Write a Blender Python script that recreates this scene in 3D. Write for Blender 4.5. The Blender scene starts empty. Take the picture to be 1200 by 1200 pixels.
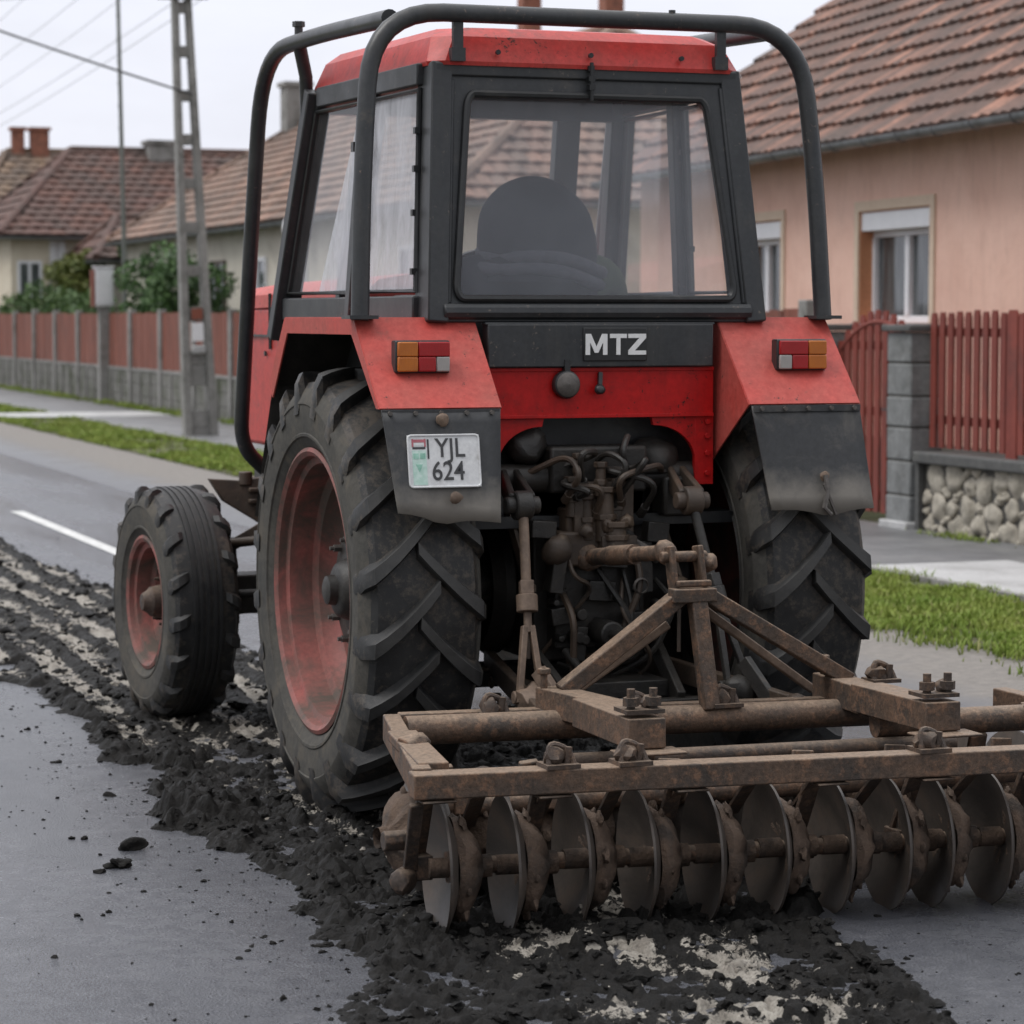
import bpy, bmesh, math, random
import numpy as np
from mathutils import Vector, Matrix, Euler
random.seed(7); RNG = np.random.default_rng(7)
R = math.radians
C = bpy.context.scene.collection
sc = bpy.context.scene

# ------------------------------------------------------------------ materials
def newmat(name):
    m = bpy.data.materials.new(name); m.use_nodes = True
    nt = m.node_tree; b = nt.nodes['Principled BSDF']
    return m, nt, b
def N(nt, t, **kw):
    n = nt.nodes.new(t)
    for k, v in kw.items(): setattr(n, k, v)
    return n
def tex(nt, coord='Object', scale=(1,1,1)):
    tc = N(nt, 'ShaderNodeTexCoord'); mp = N(nt, 'ShaderNodeMapping')
    mp.inputs['Scale'].default_value = scale
    nt.links.new(tc.outputs[coord], mp.inputs['Vector'])
    return mp.outputs['Vector']
def noise(nt, vec, scale, detail=5, rough=.6, dist=0):
    n = N(nt, 'ShaderNodeTexNoise'); n.inputs['Scale'].default_value = scale
    n.inputs['Detail'].default_value = detail; n.inputs['Roughness'].default_value = rough
    n.inputs['Distortion'].default_value = dist
    nt.links.new(vec, n.inputs['Vector']); return n.outputs['Fac']
def ramp(nt, fac, stops):
    r = N(nt, 'ShaderNodeValToRGB'); e = r.color_ramp.elements
    while len(e) < len(stops): e.new(.5)
    for i, (p, c) in enumerate(stops):
        e[i].position = p
        e[i].color = (c, c, c, 1) if not hasattr(c, '__len__') else (*c[:3], 1)
    nt.links.new(fac, r.inputs['Fac']); return r.outputs['Color']
def mix(nt, fac, a, b, mode='MIX'):
    n = N(nt, 'ShaderNodeMix', data_type='RGBA', blend_type=mode)
    for s, v in ((n.inputs[0], fac), (n.inputs[6], a), (n.inputs[7], b)):
        if hasattr(v, 'is_linked') or hasattr(v, 'links'): nt.links.new(v, s)
        elif hasattr(v, '__len__'): s.default_value = (*v[:3], 1)
        else: s.default_value = v
    return n.outputs[2]
def math_(nt, op, a, b=0.):
    n = N(nt, 'ShaderNodeMath', operation=op)
    for s, v in zip(n.inputs, (a, b)):
        if hasattr(v, 'links'): nt.links.new(v, s)
        else: s.default_value = v
    return n.outputs[0]
def bump(nt, b, h, strength=.3, dist=.01):
    n = N(nt, 'ShaderNodeBump'); n.inputs['Strength'].default_value = strength
    n.inputs['Distance'].default_value = dist
    nt.links.new(h, n.inputs['Height']); nt.links.new(n.outputs['Normal'], b.inputs['Normal'])

def surf(name, c1, c2, scale=6, rough=.6, metal=0, bs=.2, bscale=60, bd=.004, dirt=None, dscale=3, damt=(.5,.7), spec=.5, stretch=(1,1,1), rvar=.1, low=None, chips=None, grime=None):
    """weathered surface: two tones, optional dirt in patches, optional mud rising from below (low=(z0,z1,color))"""
    m, nt, b = newmat(name)
    v = tex(nt, 'Object', stretch)
    n1 = noise(nt, v, scale, 8, .65)
    col = mix(nt, ramp(nt, n1, [(.32, 0.), (.68, 1.)]), c1, c2)
    fine = noise(nt, v, bscale, 6, .7)
    col = mix(nt, .35, col, ramp(nt, fine, [(.25, .25), (.75, 1.)]), 'OVERLAY')
    if dirt:
        n2 = noise(nt, v, dscale, 9, .7, .4)
        col = mix(nt, ramp(nt, n2, [(damt[0], 0.), (damt[1], 1.)]), col, dirt)
    if grime:
        vg = tex(nt, 'Object', (1.6,1.6,.28)); ng = noise(nt, vg, 7, 6, .7, .3)
        col = mix(nt, ramp(nt, ng, [(.50, 0.), (.76, .5)]), col, grime)
    if chips:
        nc = noise(nt, v, 42, 4, .8, .2); nb = noise(nt, v, 3.5, 3, .6)
        cm = math_(nt, 'ADD', nc, math_(nt, 'MULTIPLY', nb, .35))
        col = mix(nt, ramp(nt, cm, [(.83, 0.), (.865, 1.)]), col, chips)
    if low:
        sp = N(nt, 'ShaderNodeSeparateXYZ'); tc = N(nt, 'ShaderNodeTexCoord')
        nt.links.new(tc.outputs['Object'], sp.inputs[0])
        h = math_(nt, 'ADD', sp.outputs[2], math_(nt, 'MULTIPLY', math_(nt, 'SUBTRACT', n1, .5), low[3] if len(low) > 3 else .4))
        mr = N(nt, 'ShaderNodeMapRange'); mr.inputs[1].default_value = low[0]; mr.inputs[2].default_value = low[1]
        mr.inputs[3].default_value = 1; mr.inputs[4].default_value = 0
        nt.links.new(h, mr.inputs[0])
        col = mix(nt, mr.outputs[0], col, low[2])
    nt.links.new(col, b.inputs['Base Color'])
    rr = ramp(nt, n1, [(.3, max(0, rough-rvar)), (.7, min(1, rough+rvar))])
    nt.links.new(rr, b.inputs['Roughness'])
    b.inputs['Metallic'].default_value = metal
    b.inputs['Specular IOR Level'].default_value = spec
    if bs: bump(nt, b, fine, bs, bd)
    return m

M = {}
M['red'] = surf('faded_red_paint', (.46,.034,.030), (.41,.055,.046), 4, .42, bs=.05, bscale=45, dirt=(.13,.055,.045), dscale=5, damt=(.58,.74), chips=(.05,.03,.025), grime=(.16,.04,.035), spec=.3)
M['red_faded'] = surf('chalky_red_paint', (.45,.055,.045), (.38,.085,.07), 5, .5, bs=.05, bscale=40, dirt=(.17,.085,.065), dscale=7, damt=(.60,.78), chips=(.06,.035,.03), grime=(.24,.07,.055), spec=.3)
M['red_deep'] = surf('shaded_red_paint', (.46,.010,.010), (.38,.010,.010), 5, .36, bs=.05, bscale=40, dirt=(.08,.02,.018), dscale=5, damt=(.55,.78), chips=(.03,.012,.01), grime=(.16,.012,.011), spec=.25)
M['red_rim'] = surf('dusty_rim_red', (.27,.075,.065), (.19,.085,.07), 6, .65, bs=.15, bscale=50, dirt=(.085,.065,.052), dscale=5, damt=(.42,.62))
M['cab'] = surf('dark_grey_cab_paint', (.021,.023,.026), (.036,.038,.041), 5, .45, bs=.06, bscale=60, dirt=(.085,.075,.066), dscale=6, damt=(.6,.85), chips=(.12,.10,.085), grime=(.065,.06,.055))
M['tube'] = surf('charcoal_tube_paint', (.022,.024,.027), (.038,.04,.043), 6, .40, bs=.08, bscale=70, dirt=(.10,.085,.07), dscale=8, damt=(.62,.82), chips=(.13,.10,.085), grime=(.06,.052,.046))
M['black'] = surf('black_plastic', (.013,.014,.015), (.022,.023,.025), 8, .40, bs=.05, dirt=(.07,.065,.06), dscale=5, damt=(.55,.8))
M['rubber_flap'] = surf('rubber_flap', (.030,.031,.034), (.042,.044,.047), 7, .62, bs=.1, bscale=50, dirt=(.12,.11,.10), dscale=6, damt=(.52,.78), low=(-.33,-.22,(.19,.175,.155),.25))
def tyremat(name,r0,r1):
    m,nt,b=newmat(name); v=tex(nt); n1=noise(nt,v,9,8,.7); n2=noise(nt,v,32,7,.75); n3=noise(nt,v,3.2,4,.6)
    sp=N(nt,'ShaderNodeSeparateXYZ'); tc=N(nt,'ShaderNodeTexCoord'); nt.links.new(tc.outputs['Object'],sp.inputs[0])
    r=math_(nt,'SQRT',math_(nt,'ADD',math_(nt,'MULTIPLY',sp.outputs[1],sp.outputs[1]),math_(nt,'MULTIPLY',sp.outputs[2],sp.outputs[2])))
    mr=N(nt,'ShaderNodeMapRange'); mr.inputs[1].default_value=r0; mr.inputs[2].default_value=r1; mr.inputs[3].default_value=1; mr.inputs[4].default_value=0; nt.links.new(r,mr.inputs[0])
    col=mix(nt,ramp(nt,n1,[(.35,0.),(.68,1.)]),(.014,.0145,.0155),(.030,.030,.030))
    mud=math_(nt,'MULTIPLY',mr.outputs[0],ramp(nt,math_(nt,'ADD',n2,math_(nt,'MULTIPLY',math_(nt,'SUBTRACT',n3,.5),.6)),[(.47,0.),(.62,.75)]))
    col=mix(nt,mud,col,(.085,.07,.056))
    mt=N(nt,'ShaderNodeMapRange'); mt.inputs[1].default_value=r1; mt.inputs[2].default_value=r1+.012; nt.links.new(r,mt.inputs[0])
    col=mix(nt,math_(nt,'MULTIPLY',mt.outputs[0],ramp(nt,n1,[(.3,.35),(.65,.95)])),col,(.058,.057,.055))
    dust=ramp(nt,n2,[(.58,0.),(.72,.5)]); col=mix(nt,dust,col,(.075,.068,.058))
    nt.links.new(col,b.inputs['Base Color']); nt.links.new(ramp(nt,n1,[(.3,.42),(.7,.72)]),b.inputs['Roughness']); b.inputs['Specular IOR Level'].default_value=.4
    bump(nt,b,math_(nt,'ADD',n2,n1),.3,.006); return m
M['tyre'] = tyremat('tyre_rubber',.742,.765)
M['tyre_front'] = tyremat('front_tyre_rubber',.488,.50)
M['sidewall'] = surf('dusty_sidewall', (.046,.045,.042), (.078,.073,.064), 5, .8, bs=.2, bscale=40, dirt=(.10,.088,.072), dscale=9, damt=(.52,.68), spec=.22)
M['grease'] = surf('greasy_cast_iron', (.012,.0115,.011), (.030,.026,.022), 9, .5, bs=.35, bscale=35, bd=.01, dirt=(.075,.055,.042), dscale=7, damt=(.6,.76))
M['oily'] = surf('oily_brown_iron', (.085,.058,.04), (.030,.024,.02), 10, .55, bs=.35, bscale=40, bd=.008, dirt=(.2,.15,.1), dscale=9, damt=(.6,.78))
M['rod'] = surf('rusty_rod', (.20,.14,.10), (.09,.062,.046), 12, .6, bs=.25, bscale=60, dirt=(.05,.04,.035), dscale=8, damt=(.55,.72))
M['rust'] = surf('rusty_muddy_steel', (.145,.105,.08), (.095,.078,.066), 7, .62, bs=.4, bscale=38, bd=.006, dirt=(.21,.15,.11), dscale=6, damt=(.5,.72), rvar=.15)
M['rust_dark'] = surf('dark_rusty_steel', (.085,.062,.05), (.055,.047,.042), 9, .62, bs=.4, bscale=38, bd=.006, dirt=(.15,.1,.075), dscale=8, damt=(.52,.7), rvar=.15)
def rustmat(name,c1,c2,c3,top):
    m,nt,b=newmat(name); v=tex(nt); n1=noise(nt,v,5,9,.72,.3); n2=noise(nt,v,22,8,.75); n3=noise(nt,v,75,5,.75)
    col=mix(nt,ramp(nt,n1,[(.36,0.),(.62,1.)]),c1,c2)
    col=mix(nt,ramp(nt,n2,[(.50,0.),(.62,1.)]),col,c3)
    g=N(nt,'ShaderNodeNewGeometry'); sp=N(nt,'ShaderNodeSeparateXYZ'); nt.links.new(g.outputs['Normal'],sp.inputs[0])
    up=ramp(nt,math_(nt,'ADD',sp.outputs[2],math_(nt,'MULTIPLY',math_(nt,'SUBTRACT',n2,.5),1.2)),[(.45,0.),(.95,.75)])
    col=mix(nt,up,col,top); dn=ramp(nt,sp.outputs[2],[(0.,.65),(.30,0.)])
    col=mix(nt,.6,col,ramp(nt,n3,[(.28,.15),(.72,.92)]),'OVERLAY')
    nt.links.new(col,b.inputs['Base Color']); nt.links.new(ramp(nt,n2,[(.3,.45),(.7,.8)]),b.inputs['Roughness'])
    b.inputs['Specular IOR Level'].default_value=.35
    bump(nt,b,math_(nt,'ADD',n2,math_(nt,'MULTIPLY',n3,.5)),.55,.008); return m
M['rust'] = rustmat('rusty_muddy_steel',(.115,.072,.048),(.052,.041,.034),(.165,.095,.06),(.25,.185,.135))
M['rust_dark'] = rustmat('dark_rusty_steel',(.075,.05,.037),(.038,.031,.027),(.12,.075,.05),(.16,.12,.09))
M['disc'] = surf('worn_disc_steel', (.040,.034,.030), (.066,.054,.046), 5, .5, metal=0, bs=.15, bscale=50, dirt=(.085,.062,.048), dscale=6, damt=(.5,.7), stretch=(1,1,2))
M['disc_mud'] = surf('mud_caked_disc', (.135,.088,.060), (.06,.044,.035), 14, .85, bs=.8, bscale=30, bd=.02, dirt=(.045,.037,.032), dscale=12, damt=(.5,.7))
M['bolt'] = surf('worn_bolt_steel', (.13,.12,.11), (.09,.08,.075), 20, .5, metal=.4, bs=.1)
M['white_paint'] = surf('white_lettering', (.8,.8,.8), (.72,.72,.72), 20, .5, bs=0)
M['plate_white'] = surf('plate_white', (.66,.67,.68), (.58,.58,.59), 12, .42, bs=.03, dirt=(.35,.33,.3), dscale=14, damt=(.6,.85))
M['plate_black'] = surf('plate_letters', (.035,.035,.04), (.05,.05,.05), 12, .5, bs=0)
M['flag_red'] = surf('flag_red', (.42,.10,.13), (.4,.15,.17), 20, .5, bs=0)
M['flag_green'] = surf('flag_green', (.16,.40,.30), (.3,.5,.42), 30, .5, bs=0)
M['flag_pale'] = surf('flag_pale_green', (.42,.62,.54), (.5,.66,.6), 30, .5, bs=0)
def lens(name, c1, c2):
    m, nt, b = newmat(name)
    v = tex(nt); w = N(nt, 'ShaderNodeTexWave'); w.inputs['Scale'].default_value = 60
    nt.links.new(v, w.inputs['Vector'])
    nt.links.new(mix(nt, noise(nt, v, 18), c1, c2), b.inputs['Base Color'])
    b.inputs['Roughness'].default_value = .22; bump(nt, b, w.outputs['Fac'], .25, .003); return m
M['amber'] = lens('amber_lens', (.55,.17,.02), (.36,.10,.02)); M['redlens'] = lens('red_lens', (.42,.015,.02), (.26,.01,.012))
M['clearlens'] = lens('clear_lens', (.42,.40,.38), (.3,.29,.28))
M['jacket'] = surf('dark_jacket_cloth', (.008,.009,.014), (.016,.018,.025), 5, .9, bs=0, bscale=40, spec=.2)
M['collar'] = surf('padded_collar_cloth', (.05,.052,.07), (.075,.075,.09), 5, .9, bs=0, bscale=40, spec=.2)
M['olive'] = surf('olive_jacket_cloth', (.035,.05,.03), (.05,.065,.035), 9, .9, bs=.3, bscale=40, spec=.2)
M['skin'] = surf('weathered_skin', (.45,.24,.17), (.38,.19,.13), 12, .6, bs=.05)
M['seat'] = surf('seat_vinyl', (.025,.026,.03), (.035,.036,.04), 9, .55)

def glass_mat(name, haze, haze_var, hazecol=(.55,.56,.58), scale=3, tint=(.93,.95,.95), stretch=(1,1,1)):
    m = bpy.data.materials.new(name); m.use_nodes = True; nt = m.node_tree; nt.nodes.clear()
    out = N(nt, 'ShaderNodeOutputMaterial'); v = tex(nt, 'Object', stretch)
    tr = N(nt, 'ShaderNodeBsdfTransparent'); tr.inputs[0].default_value = (*tint, 1)
    gl = N(nt, 'ShaderNodeBsdfGlossy'); gl.inputs['Roughness'].default_value = .06
    lw = N(nt, 'ShaderNodeLayerWeight'); lw.inputs[0].default_value = .5
    fz = math_(nt, 'ADD', math_(nt, 'MULTIPLY', math_(nt, 'POWER', lw.outputs['Facing'], 5.), .9), .05)
    m1 = N(nt, 'ShaderNodeMixShader'); nt.links.new(fz, m1.inputs[0]); nt.links.new(tr.outputs[0], m1.inputs[1]); nt.links.new(gl.outputs[0], m1.inputs[2])
    df = N(nt, 'ShaderNodeBsdfDiffuse'); df.inputs[0].default_value = (*hazecol, 1)
    tl = N(nt, 'ShaderNodeBsdfTranslucent'); tl.inputs[0].default_value = (*hazecol, 1)
    m0 = N(nt, 'ShaderNodeMixShader'); m0.inputs[0].default_value = .35
    nt.links.new(df.outputs[0], m0.inputs[1]); nt.links.new(tl.outputs[0], m0.inputs[2])
    n1 = noise(nt, v, scale, 7, .65, .5)
    f = ramp(nt, n1, [(.3, max(0, haze-haze_var)), (.72, min(1, haze+haze_var))])
    m2 = N(nt, 'ShaderNodeMixShader'); nt.links.new(f, m2.inputs[0]); nt.links.new(m1.outputs[0], m2.inputs[1]); nt.links.new(m0.outputs[0], m2.inputs[2])
    nt.links.new(m2.outputs[0], out.inputs[0]); return m
M['glass_rear'] = glass_mat('dusty_rear_glass', .175, .05, (.72,.76,.84), 3.0, (1,1,1), (1,1,.6))
M['glass'] = glass_mat('dusty_glass', .05, .03, tint=(1,1,1))
M['glare_film'] = glass_mat('dusty_sky_glare', .64, .30, (.74,.76,.82), 5, stretch=(2.5,2.5,.8))  # milky white puts dust and the sky's reflection into the pane colour

# ------------------------------------------------------------------ mesh builder
class MB:
    def __init__(s): s.v=[]; s.f=[]; s.m=[]
    def add(s, vs, fs, mi=0):
        o=len(s.v); s.v += [tuple(p) for p in vs]
        s.f += [tuple(i+o for i in f) for f in fs]; s.m += [mi]*len(fs); return s
    def box(s, c, d, rot=(0,0,0), mi=0, taper=1.0):
        q = Euler(rot).to_matrix(); vs=[]
        for z in (-1,1):
            t = taper if z>0 else 1
            for x,y in ((-1,-1),(1,-1),(1,1),(-1,1)):
                vs.append(Vector(c)+q@Vector((x*d[0]/2*t,y*d[1]/2*t,z*d[2]/2)))
        return s.add(vs,[(3,2,1,0),(4,5,6,7),(0,1,5,4),(1,2,6,5),(2,3,7,6),(3,0,4,7)],mi)
    def bx(s, x0,x1,y0,y1,z0,z1, mi=0): return s.box(((x0+x1)/2,(y0+y1)/2,(z0+z1)/2),(abs(x1-x0),abs(y1-y0),abs(z1-z0)),mi=mi)
    def bar(s, p0, p1, w, h, up=(0,0,1), mi=0, w1=None, h1=None):
        p0,p1=Vector(p0),Vector(p1); a=(p1-p0).normalized(); up=Vector(up)
        sx=a.cross(up); sx = sx.normalized() if sx.length>1e-6 else a.orthogonal().normalized()
        u=sx.cross(a); vs=[]
        for p,ww,hh in ((p0,w,h),(p1,w1 or w,h1 or h)):
            for i,j in ((-1,-1),(1,-1),(1,1),(-1,1)): vs.append(p+sx*(i*ww/2)+u*(j*hh/2))
        return s.add(vs,[(3,2,1,0),(4,5,6,7),(0,1,5,4),(1,2,6,5),(2,3,7,6),(3,0,4,7)],mi)
    def tube(s, pts, r, n=12, mi=0, caps=True, closed=False):
        pts=[Vector(p) for p in pts]; k=len(pts); rs = r if hasattr(r,'__len__') else [r]*k
        nrm=None; vs=[]
        for i,p in enumerate(pts):
            if closed: t=(pts[(i+1)%k]-pts[i-1]).normalized()
            else: t=(pts[min(i+1,k-1)]-pts[max(i-1,0)]).normalized()
            if nrm is None: nrm=t.orthogonal().normalized()
            nrm=(nrm-t*nrm.dot(t)).normalized(); b=t.cross(nrm)
            for j in range(n):
                a=2*math.pi*j/n; vs.append(p+(nrm*math.cos(a)+b*math.sin(a))*rs[i])
        fs=[]
        for i in range(k if closed else k-1):
            i2=(i+1)%k
            for j in range(n): fs.append((i*n+j,i*n+(j+1)%n,i2*n+(j+1)%n,i2*n+j))
        if caps and not closed: fs += [tuple(range(n))[::-1], tuple((k-1)*n+j for j in range(n))]
        return s.add(vs,fs,mi)
    def cyl(s, p0, p1, r, r1=None, n=16, mi=0): return s.tube([p0,p1],[r,r if r1 is None else r1],n,mi)
    def lathe(s, prof, c=(0,0,0), axis=(1,0,0), n=48, mi=0):
        """prof = [(radius, along axis)]"""
        c=Vector(c); a=Vector(axis).normalized()
        e1=Vector((0,-1,0)) if abs(a.x)>.5 else a.orthogonal().normalized()
        e1=(e1-a*e1.dot(a)).normalized(); e2=a.cross(e1); vs=[]; fs=[]; k=len(prof)
        for j in range(n):
            t=2*math.pi*j/n; d=e1*math.cos(t)+e2*math.sin(t)
            for r,u in prof: vs.append(c+a*u+d*max(r,1e-4))
        for j in range(n):
            j2=(j+1)%n
            for i in range(k-1): fs.append((j*k+i,j*k+i+1,j2*k+i+1,j2*k+i))
        return s.add(vs,fs,mi)
    def prism(s, poly, off, mi=0):
        off=Vector(off); p=[Vector(q) for q in poly]; k=len(p)
        return s.add(p+[q+off for q in p],[tuple(range(k))[::-1],tuple(range(k,2*k))]+[(i,(i+1)%k,(i+1)%k+k,i+k) for i in range(k)],mi)
    def blob(s, c, r, sub=2, amp=.25, sq=(1,1,1), mi=0, rnd=random):
        bm=bmesh.new(); bmesh.ops.create_icosphere(bm,subdivisions=sub,radius=1)
        ph=[rnd.uniform(0,6.28) for _ in range(6)]; fr=[rnd.uniform(1.5,4) for _ in range(6)]
        ax=[Vector((rnd.gauss(0,1),rnd.gauss(0,1),rnd.gauss(0,1))).normalized() for _ in range(6)]
        vs=[]
        for q in bm.verts:
            d=1+amp*sum(math.sin(fr[i]*q.co.dot(ax[i])*2+ph[i]) for i in range(6))/3
            vs.append((c[0]+q.co.x*r*sq[0]*d,c[1]+q.co.y*r*sq[1]*d,c[2]+q.co.z*r*sq[2]*d))
        fs=[tuple(q.index for q in f.verts) for f in bm.faces]; bm.free()
        return s.add(vs,fs,mi)
    def build(s, name, mats, parent=None, smooth=35, bevel=0, loc=None, fixn=True):
        me=bpy.data.meshes.new(name)
        v=s.v if loc is None else [(p[0]-loc[0],p[1]-loc[1],p[2]-loc[2]) for p in s.v]
        me.from_pydata(v,[],s.f)
        for m in (mats if isinstance(mats,(list,tuple)) else [mats]): me.materials.append(m)
        me.polygons.foreach_set('material_index', s.m)
        if fixn:
            bm=bmesh.new(); bm.from_mesh(me); bmesh.ops.recalc_face_normals(bm,faces=bm.faces); bm.to_mesh(me); bm.free()
        if smooth:
            me.polygons.foreach_set('use_smooth',[True]*len(me.polygons)); me.set_sharp_from_angle(angle=R(smooth))
        me.update()
        o=bpy.data.objects.new(name,me); C.objects.link(o)
        if loc is not None: o.location=loc
        if parent: o.parent=parent
        if bevel:
            b=o.modifiers.new('bevel','BEVEL'); b.width=bevel; b.segments=2; b.limit_method='ANGLE'; b.angle_limit=R(40)
        return o
def tag(o, label=None, cat=None, group=None, kind=None):
    if label: o['label']=label
    if cat: o['category']=cat
    if group: o['group']=group
    if kind: o['kind']=kind
    return o
def thing(name, label, cat, loc=(0,0,0), rz=0, group=None):
    o=bpy.data.objects.new(name,None); C.objects.link(o); o.location=loc; o.rotation_euler=(0,0,rz)
    o.empty_display_size=.1
    return tag(o,label,cat,group)
def grp(name, parent, loc=(0,0,0)):
    o=bpy.data.objects.new(name,None); C.objects.link(o); o.parent=parent; o.location=loc; o.empty_display_size=.1; return o
def kids(o): return [c for c in bpy.data.objects if c.parent==o]
def copy_tree(o, parent=None):
    c=o.copy(); C.objects.link(c); c.parent=parent
    for ch in kids(o): copy_tree(ch,c)
    return c
def arc_path(pts, rad, seg=6):
    """polyline with rounded corners"""
    pts=[Vector(p) for p in pts]; out=[pts[0]]
    for i in range(1,len(pts)-1):
        a,b,c=pts[i-1],pts[i],pts[i+1]; d1=(a-b); d2=(c-b)
        r=min(rad if not hasattr(rad,'__len__') else rad[i-1], d1.length*.48, d2.length*.48)
        p,q=b+d1.normalized()*r,b+d2.normalized()*r
        for k in range(seg+1):
            t=k/seg; out.append(p*(1-t)**2+b*2*t*(1-t)+q*t*t)
    out.append(pts[-1]); return out

# ------------------------------------------------------------------ numpy noise
def vnoise(x, y, seed=0):
    xi=np.floor(x).astype(np.int64); yi=np.floor(y).astype(np.int64); xf=x-xi; yf=y-yi
    def h(a,b):
        n=(a*374761393+b*668265263+seed*1274126177)&0xffffffff
        n=((n^(n>>13))*1274126177)&0xffffffff
        return ((n^(n>>16))&0xffff)/65535.
    u=xf*xf*(3-2*xf); w=yf*yf*(3-2*yf)
    return (h(xi,yi)*(1-u)+h(xi+1,yi)*u)*(1-w)+(h(xi,yi+1)*(1-u)+h(xi+1,yi+1)*u)*w
def fbm(x,y,sc_,oct=4,seed=0,gain=.5):
    s=np.zeros_like(x); a=1; t=0
    for i in range(oct):
        s+=a*vnoise(x*sc_,y*sc_,seed+i*17); t+=a; a*=gain; sc_*=2.03
    return s/t
def worley(x,y,sc_,seed=0):
    x=x*sc_; y=y*sc_; xi=np.floor(x).astype(np.int64); yi=np.floor(y).astype(np.int64); best=np.full(x.shape,9.)
    for dx in (-1,0,1):
        for dy in (-1,0,1):
            a=xi+dx; b=yi+dy
            n=(a*374761393+b*668265263+seed*97)&0xffffffff; n=((n^(n>>13))*1274126177)&0xffffffff
            px=a+((n>>4)&0xfff)/4095.; py=b+((n>>16)&0xfff)/4095.
            best=np.minimum(best,np.hypot(px-x,py-y))
    return best
def np_mesh(name, v, f, mats, attr=None, smooth=True):
    """v (n,3), f (m,k) fixed k"""
    me=bpy.data.meshes.new(name); k=f.shape[1]
    me.vertices.add(len(v)); me.vertices.foreach_set('co',v.astype(np.float32).ravel())
    me.loops.add(f.size); me.loops.foreach_set('vertex_index',f.astype(np.int32).ravel())
    me.polygons.add(len(f)); me.polygons.foreach_set('loop_start',np.arange(0,f.size,k,dtype=np.int32))
    if smooth: me.polygons.foreach_set('use_smooth',np.ones(len(f),dtype=bool))
    for m in mats: me.materials.append(m)
    if attr:
        for n,a in attr.items():
            at=me.attributes.new(n,'FLOAT','POINT'); at.data.foreach_set('value',a.astype(np.float32))
    me.update(calc_edges=True); me.validate()
    o=bpy.data.objects.new(name,me); C.objects.link(o); return o
def attr_node(nt,name):
    n=N(nt,'ShaderNodeAttribute'); n.attribute_name=name; return n.outputs['Fac']

# ================================================================== TRACTOR (origin under the rear axle, +y forward)
T = thing('tractor', 'muddy red farm tractor with a dark cab frame and tube guard, seen from behind', 'tractor')

def make_tyre(Rt, w, rim_r, lug_h, nl, kind, seed=1):
    mb=MB(); h=w/2; c=Rt-lug_h
    prof=[(rim_r-.01,h*.80),(rim_r+.015,h*.86),(rim_r+.03,h*.93),(rim_r+(c-rim_r)*.22,h*1.0),(rim_r+(c-rim_r)*.235,h*1.035),(rim_r+(c-rim_r)*.27,h*1.04),(rim_r+(c-rim_r)*.285,h*1.02),(rim_r+(c-rim_r)*.55,h*1.06),(rim_r+(c-rim_r)*.66,h*1.055),(rim_r+(c-rim_r)*.675,h*1.075),(rim_r+(c-rim_r)*.70,h*1.07),(rim_r+(c-rim_r)*.8,h*1.0),(c-.03,h*.93)]
    tread=[(c-.008,h*.84),(c,h*.6),(c+.004,h*.3),(c+.005,0)]
    full=prof+tread; full=full+[(r,-u) for r,u in full[::-1][1:]]
    mb.lathe(full,n=96)
    if kind!='ag':
        for u0 in (-.055,-.03,0,.03,.055): mb.lathe([(c-.01,u0-.009),(c+.010,u0-.007),(c+.010,u0+.007),(c-.01,u0+.009)],n=96)
    np_=len(full); side=len(prof)-1
    # material 1 on the side walls
    for i in range(96*(np_-1)):
        k=i%(np_-1)
        if k<side or k>=np_-1-side: mb.m[i]=1
    rnd=random.Random(seed)
    def P(u,r,phi): return (u,-r*math.cos(phi),r*math.sin(phi))
    for sgn in (1,-1):
        for i in range(nl):
            ph0=2*math.pi*(i+(0 if sgn>0 else .5))/nl + rnd.uniform(-.01,.01)
            if kind=='ag':
                st=[(-.034,Rt-.003,c-.01,.058),(.0,Rt,c-.01,.060),(.05,Rt,c-.01,.062),(.10,Rt-.001,c-.012,.066),(.15,Rt-.006,c-.02,.072),(.186,Rt-.014,c-.03,.078),(.209,Rt-.055,c-.07,.074),(.217,Rt-.12,c-.12,.06)]
                kk=[1.12*u-1.1*u*u for u,_,_,_ in st]
                top_in=.68
            else:
                st=[(.078,c+.004,c-.008,.05),(.10,Rt-.004,c-.01,.056),(.127,Rt-.008,c-.015,.060),(.148,Rt-.03,c-.04,.060),(.154,Rt-.07,c-.075,.045)]
                kk=[u*.55 for u,_,_,_ in st]; top_in=.7
            vs=[]; 
            for (u,rt,rb,wd),k in zip(st,kk):
                # lag of the bar behind its tip grows towards the shoulder
                uu=u; f=ph0-(k if u>0 else k)/Rt
                jit=rnd.uniform(-.002,.002)
                for rr,ww in ((rb,-wd*.62),(rt,-wd*.5*top_in),(rt,wd*.5*top_in),(rb,wd*.62)):
                    vs.append(P(sgn*uu,rr+(jit if rr==rt else 0),f+ww/Rt))
            fs=[]
            for j in range(len(st)-1):
                a=j*4; b=a+4
                for q in range(3): fs.append((a+q,a+q+1,b+q+1,b+q))
            fs.append((3,2,1,0)); e=(len(st)-1)*4; fs.append((e,e+1,e+2,e+3))
            mb.add(vs,fs,0)
    return mb

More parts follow.
